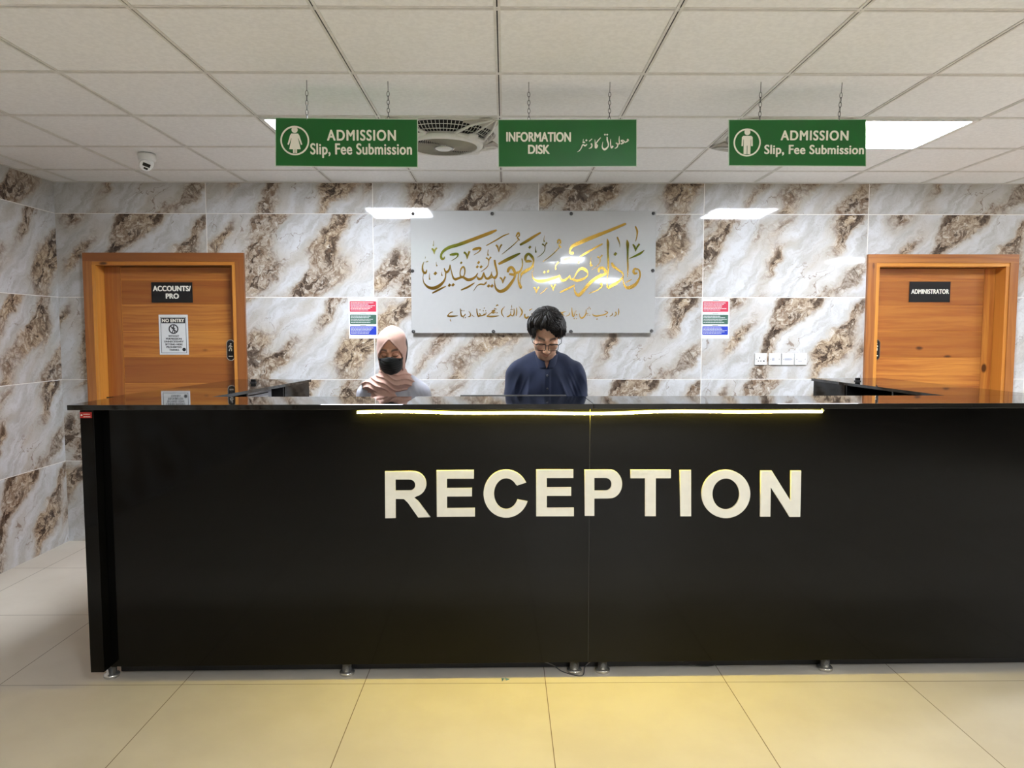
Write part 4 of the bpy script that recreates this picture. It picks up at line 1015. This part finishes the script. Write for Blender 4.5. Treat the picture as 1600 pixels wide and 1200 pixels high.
def tint_head(V, to_local, base, brow, man):
    p = to_local([V[:, 0], V[:, 1], V[:, 2]]); p[0] = p[0]/(.94 if man else 1.0); x, y, z = p; ax_ = np.abs(x)
    col = np.tile(np.array(lin(base)), (len(V), 1)).astype(float)
    front = y < -.05; inh = (z > -.13) & front
    ch = np.exp(-(((ax_-.042)/.02)**2+((z+.03)/.022)**2))*front*.25; col = mixc(col, ch, (196, 128, 104))
    arch = .0325+.003*np.sin((ax_-.012)/.04*PI)
    hw_ = .0046-.05*np.clip(ax_-.03, 0, .05); bw = np.clip((ax_-.009)/.006, 0, 1)*np.clip((.054-ax_)/.008, 0, 1)*np.clip(1.35-np.abs(z-arch)/np.maximum(hw_, .002)*.75, 0, 1)*front
    col = mixc(col, bw*.9, brow)
    lash = (np.abs(ax_-.031) < .0165)*(np.abs(z-(-.0035+.004*((ax_-.031)/.016)**2)) < .0026)*(y < -.07)
    lid = np.exp(-(((ax_-.031)/.017)**2+((z-.007)/.008)**2))*front*.35; col = mixc(col, lid, (150, 104, 84)); col = mixc(col, lash*.92, (24, 16, 12))
    lip = (np.clip(1-((x/.0235)**2+((z+.0655)/.0105)**2), 0, 1) > .05)*(y < -.085); col = mixc(col, lip*.6, (140, 80, 70))
    if man:
        mu = np.clip((.034-ax_)/.008, 0, 1)*np.clip((-.042-z)/.004, 0, 1)*np.clip((z+.062)/.004, 0, 1)*(y < -.07)*(1-lip); col = mixc(col, mu*.6, (40, 28, 22))
        bd = band(-z, .050, .075)*(z > -.15)*(1-lip)*(y < .02); col = mixc(col, bd*.42, (56, 42, 34))
        sb = (ax_ > .055)*(z < .02)*(z > -.07)*(y < -.005)*(y > -.05); col = mixc(col, sb*.5, (40, 30, 26))
    return col
def torso_sd(P, e):
    d = ell(P, (0, .008, 1.19), (.158+e, .104+e, .20+e))
    d = smin(d, cap(P, (-.115, .012, 1.295+SH[0]), (.115, .012, 1.295+SH[0]), .058+e, .058+e), .05)
    for s in (-1, 1): d = smin(d, cap(P, (s*.030, .012, 1.385+SH[0]), (s*.145, .012, 1.310+SH[0]), .040+e, .044+e), .035)
    d = smin(d, ell(P, (0, .008, .97), (.150+e, .100+e, .20+e)), .08)
    return d
HZ = [0.0]; SH = [0.0]
def arm_pts(s): return [(s*.162, .012, 1.288+SH[0]), (s*.199, .010, 1.06), (s*.105, -.235, .870+HZ[0])]
def hand_sd(P, s, S):
    # palm resting on the worktop, fingers forward, gently curled
    c = np.array((s*.095, -.275, .835+HZ[0])); f = np.array((-.25*s, -.94, -.20)); f /= np.linalg.norm(f); sd = np.array((s*.94, -.25, 0)); sd -= f*(sd@f); sd /= np.linalg.norm(sd); up = np.cross(sd, f)*s
    q = lambda a, b, h: tuple(c+f*a+sd*b+up*h)
    d = cap(P, (s*.105, -.235, .870+HZ[0]), q(.0, 0, .0), .026, .024)
    for b in (-.026, -.009, .009, .026): d = smin(d, cap(P, q(.005, b*.7, 0), q(.075, b, -.002), .0125, .0105), .010)
    for b, L in ((-.027, .070), (-.009, .082), (.009, .077), (.026, .060)):
        k1, k2, k3 = q(.078, b, -.002), q(.078+L*.5, b*1.1, .000), q(.078+L*.93, b*1.1, -.022)
        d = smin(d, cap(P, k1, k2, .0092, .0084), .004); d = smin(d, cap(P, k2, k3, .0084, .0070), .003)
    t1, t2, t3 = q(.018, -.024, -.004), q(.055, -.052, -.008), q(.086, -.056, -.016)
    d = smin(d, cap(P, t1, t2, .0125, .0100), .008); d = smin(d, cap(P, t2, t3, .0100, .0082), .003)
    return d
def body_sd(P):
    d = torso_sd(P, -.02)
    d = smin(d, cap(P, (0, -.028, 1.46), (0, .012, 1.34), .050, .056), .03)
    for s in (-1, 1):
        a = arm_pts(s); d = smin(d, chain_sd(P, a, (.042, .036, .026)), .03)
        d = smin(d, chain_sd(P, [(s*.085, .015, .90), (s*.095, .01, .50), (s*.10, .03, .09)], (.078, .055, .038)), .04)
        d = smin(d, cap(P, (s*.10, .05, .035), (s*.115, -.12, .025), .032, .028), .03)
    return d
def folds(P, amp, ph=0.0):
    x, y, z = P
    return amp*(np.sin(52*x+9*np.sin(6.5*z+ph)+5*z)*.55+np.sin(31*z+34*x*np.sign(x)+ph)*.35+.3*np.sin(88*x-23*z+3*np.sin(14*z)))
def make_person(loc, S, label):
    t = empty('person', loc); return tag(t, label, 'person')
def scaled(fn, S): return lambda P: fn([P[0]/S, P[1]/S, P[2]/S])*S

def build_common(t, S, hc, tilt, hs, base, brow, man, cloth, cuff, skirt_z, folds_amp, ph, roll=0.0, yaw=0.0):
    to_l, to_b = head_frame(hc, tilt, hs, roll, yaw)
    def headfn(P):
        q = to_l(P); d = head_sd([q[0]/(.94 if man else 1.0), q[1], q[2]])*hs
        nk = cap(P, to_b((0, .022, -.06)), (0, .010*S, 1.33*S), .052*S, .058*S)
        return smin(d, nk, .025)
    r = .155
    A_ = polygonize(headfn, (hc[0]-.11, hc[1]-.16, 1.31*S), (hc[0]+.11, hc[1]+.15, hc[2]+.15), .0026)
    B_ = polygonize(scaled(body_sd, S), (-.30*S, -.30*S, -.012), (.30*S, .20*S, 1.44*S), .009)
    parts = [A_, B_]
    for s in (-1, 1):
        c = np.array((s*.095, -.275, .84+HZ[0]))*S
        parts.append(polygonize(scaled(lambda P: hand_sd(P, s, S), S), tuple(c-np.array((.10, .20, .06))), tuple(c+np.array((.10, .08, .07))), .0042))
    tn = [tint_head(p[0], to_l, base, brow, man) if i == 0 else np.tile(np.array(lin(base)), (len(p[0]), 1)) for i, p in enumerate(parts)]
    np_obj('body', parts, M['skin'], t, np.concatenate(tn))
    def shirt(P):
        q = [P[0]/S, P[1]/S, P[2]/S]; d = torso_sd(q, .010)
        x, y, z = q
        sk = np.maximum(np.sqrt((x/(.175+.16*np.clip(.95-z, 0, 1)*.5))**2+((y-.01)/(.125+.10*np.clip(.95-z, 0, 1)*.5))**2)-1, -1)*.13
        sk = smax(sk, z-1.02, .05); d = smin(d, sk, .06)
        for s in (-1, 1):
            a = arm_pts(s); d = smin(d, chain_sd(q, a, (.057, .052, .036)), .022)
            d = smax(d, -(cap(q, (s*.105, -.235, .870+HZ[0]), (s*.095, -.285, .84+HZ[0]), .034, .034)), .004)
        d = d+folds(q, folds_amp*.55, ph)
        ax_ = np.abs(x); fr = np.clip((.05-y)/.08, 0, 1)
        f1 = (1-np.abs(np.sin(46*ax_+6*(z-1.2)*np.sign(x)+2.0*np.sin(9*z+ph)+ph)))**2*np.clip((ax_-.03)/.03, 0, 1)*fr*np.clip((1.33-z)/.06, 0, 1)
        f2 = (1-np.abs(np.sin(58*(z*.55+1.25*ax_)+ph*2)))**2*np.exp(-((ax_-.145)/.05)**2)*np.exp(-((z-1.2)/.12)**2)
        d = d-folds_amp*(.85*f1+.8*f2)
        if man:
            pl = np.maximum(np.abs(x)-.0165, np.maximum(.98-z, y+.0)); d = d-.0035*np.clip(1-np.maximum(pl, 0)/.003, 0, 1)
        d = smax(d, skirt_z-z, .006)
        neck = np.sqrt((x/.058)**2+((y-.006)/.062)**2)-1
        d = smax(d, -np.maximum(neck*.058, 1.36-z), .006)                        # neck opening
        vneck = np.maximum(np.abs(x)-(z-1.345)*.35, y+.02); d = smax(d, -np.maximum(vneck, 1.345-z), .004)
        return d*S
    np_obj('shirt', [polygonize(shirt, (-.31*S, -.30*S, (skirt_z-.03)*S), (.31*S, .20*S, 1.46*S), .0055)], cloth, t)
    def legs(P):
        q = [P[0]/S, P[1]/S, P[2]/S]; d = None
        for s in (-1, 1):
            e = chain_sd(q, [(s*.09, .015, .90), (s*.10, .01, .50), (s*.105, .03, .12)], (.105, .095, .075)); d = e if d is None else smin(d, e, .03)
        return smax(d+folds(q, .004, 1.0), .10-q[2], .006)*S
    np_obj('trousers', [polygonize(legs, (-.24*S, -.14*S, .07*S), (.24*S, .17*S, 1.02*S), .010)], cloth, t)
    for s in (-1, 1):
        def shoe(P, s=s):
            q = [P[0]/S, P[1]/S, P[2]/S]; d = cap(q, (s*.10, .06, .040), (s*.118, -.125, .030), .045, .038)
            d = smin(d, cap(q, (s*.10, .04, .05), (s*.105, .03, .11), .046, .046), .03); return smax(d, .0015-q[2], .004)*S
        np_obj('shoe', [polygonize(shoe, (s*.105*S-.08, -.19*S, -.004), (s*.105*S+.08, .13*S, .15*S), .008)], M['shoe'], t)
    return to_l, to_b

# --- the man
HZ[0] = -.05; SH[0] = .024
man = make_person((.226, 3.985, 0), 1.0, 'young man with dark wavy hair and glasses in navy shirt, looking down')
to_l, to_b = build_common(man, 1.0, (-.004, -.066, 1.533), .63, 1.0, (222, 176, 146), (30, 22, 18), True, M['navy'], None, .52, .0070, 0.4, roll=.03)
def collar(P):
    x, y, z = P; rho = (np.sqrt((x/.063)**2+((y+.004)/.068)**2)-1)*.065
    d = np.maximum(np.abs(rho+.10*(z-1.40))-.004, np.maximum(1.352-z, z-(1.437+.36*y)))
    return smax(d, -np.maximum(np.abs(x)-(.004+.28*np.clip(z-1.36, 0, 1)), y), .003)
np_obj('collar', [polygonize(collar, (-.10, -.10, 1.34), (.10, .09, 1.47), .003)], M['navy'], man)
for z in (1.315, 1.245, 1.175, 1.105):
    bm = BM(); lathe(bm, [(0, -.004), (.0045, -.0035), (.0055, 0), (.0045, .003), (0, .003)], c=(0, -.1155-.010*math.exp(-((z-1.19)/.12)**2)+(.012 if z > 1.3 else 0), z), seg=16, axis='y'); bm_obj('button', bm, M['button'], man, True)
HC_ = (0, .016, .050)
def hair_sd(P):
    p = to_l(P); x, y, z = p
    d = ell(p, HC_, (.086, .104, .094))
    d = smin(d, ell(p, (.024, -.050, .100), (.040, .034, .036)), .03)               # fringe swept to one side
    d = smin(d, ell(p, (.054, -.054, .070), (.022, .018, .028)), .02)
    d = smin(d, ell(p, (-.040, -.048, .116), (.046, .046, .036)), .03)
    d = smin(d, ell(p, (-.082, -.012, .066), (.022, .046, .040)), .03)
    d = smin(d, ell(p, (.080, -.010, .056), (.016, .042, .038)), .03)
    d = smin(d, ell(p, (0, .075, -.01), (.07, .04, .06)), .03)
    zl = np.where(x < .004, .092-.35*np.maximum(-.030-x, 0), np.maximum(.092-1.5*(x-.004), .034))
    face = np.maximum(np.maximum(np.abs(x)-.070, y+.040), z-zl)
    d = smax(d, -face, .008)
    d = smax(d, -np.maximum(z-.018, -(.030-y)*-1), .010)
    ph = np.arctan2(x+.02, -(y-.02)); w_ = ph*15+6*np.sin(z*22+x*18)+3*np.sin(ph*3+1)
    return d+.0030*np.sin(w_)+.0018*np.sin(w_*2.7+z*80)+.0016*np.sin(w_*6+z*120+x*90)+.0012*np.sin(210*x+90*z)*np.sin(170*y-60*z)
hc = np.array(to_b((0, .015, .05)))
parts_h = [polygonize(hair_sd, tuple(hc-.155), tuple(hc+.155), .0024)]
hb = np_obj('hair', parts_h, M['hair'], man)
bm = BM(); rnd = random.Random(11)
for k in range(620):                                                                # loose wavy strands over the mass of hair
    ph = rnd.uniform(-PI, PI); front = abs(ph) < 1.0
    if front and ph < .05: mx = .80+.25*max(0, (-ph-.55))
    elif front: mx = .95+.75*min(1, ph/.5)*rnd.uniform(.75, 1.0)
    else: mx = 1.55 if abs(ph) < 1.9 else 1.95
    th0 = rnd.uniform(.02, .9); th1 = min(th0+rnd.uniform(.35, .9), mx); tw = rnd.uniform(.0, .75) if front else rnd.uniform(-.3, .45)
    if th1-th0 < .15: continue
    off = rnd.uniform(.98, 1.06); fl_ = rnd.uniform(0, .10)*(rnd.random() < .35); pts = []; rs = []
    amp = rnd.uniform(.04, .14); fq = rnd.uniform(5, 9)
    for i in range(9):
        f = i/8; th = th0+(th1-th0)*f; a = ph+tw*(f-.3)+amp*math.sin(f*fq+k); o_ = off+.035*math.sin(f*PI)+fl_*f*f
        p = (HC_[0]+.090*o_*math.sin(th)*math.sin(a), HC_[1]-.016-.108*o_*math.sin(th)*math.cos(a), HC_[2]+.100*o_*math.cos(th)); pts.append(to_b(p)); rs.append(.0023*math.sin(PI*(.15+.80*f))+.0003)
    tube(bm, pts, rs, 5)
for k in range(480):                                                                # fringe swept from the parting to both sides
    f0 = rnd.random(); right = rnd.random() < .68; j = lambda a: rnd.uniform(-a, a)
    A3 = np.array((-.018+j(.006), -.072+.085*f0, .118+.030*math.sin(f0*1.6)))
    if right: g_ = rnd.random(); E3 = np.array((.030+.062*g_+j(.006), -.088+.075*g_*f0+.02*g_+j(.006), .060-.026*rnd.random()+.03*(1-g_))); B3 = np.array((.030+.035*g_, -.098+.07*f0+j(.010), .128+j(.012)))
    else: g_ = rnd.random(); E3 = np.array((-.070-.026*g_+j(.006), -.062+.06*g_+.03*f0+j(.006), .088-.050*rnd.random())); B3 = np.array((-.062, -.080+.07*f0+j(.010), .130+j(.010)))
    ww = rnd.uniform(.001, .0045); fq = rnd.uniform(6, 11); pts = []; rs = []
    for i in range(10):
        f = i/9; p = A3*(1-f)**2+2*B3*f*(1-f)+E3*f*f+ww*np.array((math.sin(f*fq+k), math.cos(f*fq*.8+k)*.6, math.sin(f*fq*1.2+2*k)*.6)); pts.append(to_b(p)); rs.append(.0022*math.sin(PI*(.18+.78*f))+.0003)
    tube(bm, pts, rs, 5)
for k in range(150):
    s = rnd.choice((-1, 1)); a0 = s*rnd.uniform(.9, 2.0); th0 = rnd.uniform(.8, 1.1); th1 = rnd.uniform(1.35, 1.75); fl_ = rnd.uniform(.02, .16); pts = []; rs = []
    for i in range(8):
        f = i/7; th = th0+(th1-th0)*f; a = a0-s*.25*f; o_ = 1.03+.03*math.sin(f*PI)+fl_*f**2.5
        pts.append(to_b((.090*o_*math.sin(th)*math.sin(a), -.010-.108*o_*math.sin(th)*math.cos(a), .052+.100*o_*math.cos(th)))); rs.append(.0030*math.sin(PI*(.2+.75*f))+.0003)
    tube(bm, pts, rs, 5)
lk = bm_obj('strands', bm, M['hair'], hb, True)
gl = empty('glasses'); gl.parent = man
rim = lambda s: [to_b((s*.0335+p[0], -.110+.10*(abs(s*.0335+p[0])-.03)*1.0, -.003+p[1])) for p in rr(0, 0, .0265, .0215, .011, 6)]
for s in (-1, 1):
    bm = BM(); R_ = rim(s); tube(bm, R_, .0017, 6, closed=True); bm_obj('rim', bm, M['rubber'], gl, True)
    bm = BM(); tube(bm, [to_b((s*.0335+x, -.1105, -.003+z)) for x, z in ((-.026, .0165), (-.015, .0215), (.015, .0215), (.026, .0165))], .0026, 6); bm_obj('brow_bar', bm, M['rubber'], gl, True)
    bm = BM(); bm.faces.new([bm.verts.new(p) for p in R_]); r = bmesh.ops.extrude_face_region(bm, geom=list(bm.faces)); bmesh.ops.translate(bm, verts=[v for v in r['geom'] if isinstance(v, bmesh.types.BMVert)], vec=(0, .0008, 0)); bm_obj('lens', bm, M['glass'], gl)
    bm = BM(); tube(bm, [to_b(p) for p in ((s*.060, -.107, .012), (s*.075, -.09, .012), (s*.083, -.02, .010), (s*.084, .015, .012), (s*.082, .035, -.012))], .002, 6); bm_obj('temple', bm, M['rubber'], gl, True)
bm = BM(); tube(bm, [to_b(p) for p in ((-.008, -.111, .008), (0, -.114, .011), (.008, -.111, .008))], .002, 6); bm_obj('bridge', bm, M['rubber'], gl, True)

# --- the woman
HZ[0] = 0.0; SH[0] = 0.0
WS = .935
wom = make_person((-.615, 4.01, 0), WS, 'woman in dusty pink headscarf and black face mask, looking down')
wl, wb = build_common(wom, WS, (0, -.050, 1.447), .34, .93, (204, 150, 120), (42, 26, 20), False, M['kurta'], None, .48, .0075, 2.2)
def scarf_head(P):
    p = wl(P); x, y, z = p
    d = ell(p, (0, .018, .038), (.085, .110, .102))
    d = smin(d, ell(p, (0, -.020, -.045), (.079, .086, .090)), .05)
    d = smin(d, ell(p, (0, .0, -.12), (.066, .075, .06)), .04)
    wz = np.where(z > .0, .066*np.clip((.089-z)/.089, 0, 1)**.72, .066+.03*np.minimum(z, 0))
    op = np.maximum((np.abs(x)-wz)*.85, np.maximum(y+.030, z-.089))
    op = np.maximum(op, -.128-z)
    d = smax(d, -op, .008)
    edge = np.exp(-((np.maximum((np.abs(x)-wz), z-.089)-.006)/.006)**2)*(y < -.03)*.0025
    return (d-edge+.0016*np.sin(40*x+30*z)+.0012*np.sin(70*z-25*np.abs(x)))*.93
def ringtorus(P, c, R, r, tx_, ty_, tz=0.0, ry=None):
    x, y, z = P[0]-c[0], P[1]-c[1], P[2]-c[2]
    zz = z-tx_*x-ty_*y; ry = ry or R[1]
    q = (np.sqrt((x/R[0])**2+(y/R[1])**2)-1)*min(R)
    a = np.arctan2(x, -y)
    return np.sqrt(q*q+(zz*.8)**2)-r*(1+.18*np.sin(3*a+7*c[2]*30))
def ridge(v): return 1-np.abs(np.sin(v))
def scarf_drape(P):
    x, y, z = P
    d = cap(P, (0, -.018, 1.345), (0, -.012, 1.28), .072, .086)
    d = smin(d, ell(P, (.004, -.016, 1.272), (.112, .100, .052)), .03)
    d = smin(d, ell(P, (-.062, -.030, 1.252), (.098, .082, .040)), .03)             # sweeps over her right shoulder
    d = smin(d, ell(P, (-.115, .010, 1.262), (.055, .085, .028)), .02)
    u_ = z+.30*x-.10*np.abs(y)+.012*np.sin(26*x+1.0)+.006*np.sin(60*x)
    d = d-.0105*ridge(u_*PI/.029)**2*np.clip((1.36-z)/.05, 0, 1)
    d = smax(d, z-1.352, .02)
    pan = ell(P, (-.040, -.004, 1.12), (.098, .128, .19)); pan = smax(pan, y+.02, .01)
    pan = smax(pan, np.abs(x+.040+.10*(z-1.2))-.078, .006)
    pan = pan-.007*ridge(34*x+5*np.sin(10*z)+4*z)**2
    return smin(d, pan, .006)
np_obj('headscarf', [polygonize(lambda P: np.minimum(scarf_head(P), 1e3), (-.14, -.22, 1.29), (.14, .14, 1.60), .003), polygonize(scarf_drape, (-.24, -.19, .95), (.20, .16, 1.40), .0042)], M['scarf'], wom)
def under(P):  # back layer of the headscarf, its shadow put in as dark grey cloth
    p = wl(P); x, y, z = p
    d = ell(p, (0, .028, .028), (.0895, .106, .096)); d = smin(d, ell(p, (0, .0, -.05), (.081, .085, .085)), .05)
    return np.maximum(d, np.maximum(-.012-y, y-.05))*.93
np_obj('scarf_back_shade', [polygonize(under, (-.12, -.16, 1.29), (.12, .12, 1.60), .0035)], M['scarf_back_shade'], wom)
def mask_sd(P):
    p = wl(P); x, y, z = p; h = head_sd(p)
    sm = ell(p, (0, -.052, -.052), (.066, .064, .078)); sm = smin(sm, ell(p, (0, -.100, -.030), (.016, .020, .020)), .05); sm = np.minimum(sm, h-.003)
    d = np.maximum(sm-.003, -(h-.0002))
    top = -.004-.20*np.abs(x)+.006*np.exp(-(x/.016)**2)
    bot = -.128+.55*np.abs(x)**1.0*.9
    d = np.maximum(d, np.maximum(z-top, bot-z)); d = np.maximum(d, y+.035)
    return (d+.0012*np.sin(z*420)*(np.abs(x) < .055)*(z > -.085)*(z < -.018))*.93
np_obj('face_mask', [polygonize(mask_sd, (-.11, -.21, 1.29), (.11, .05, 1.52), .0022)], M['mask'], wom)
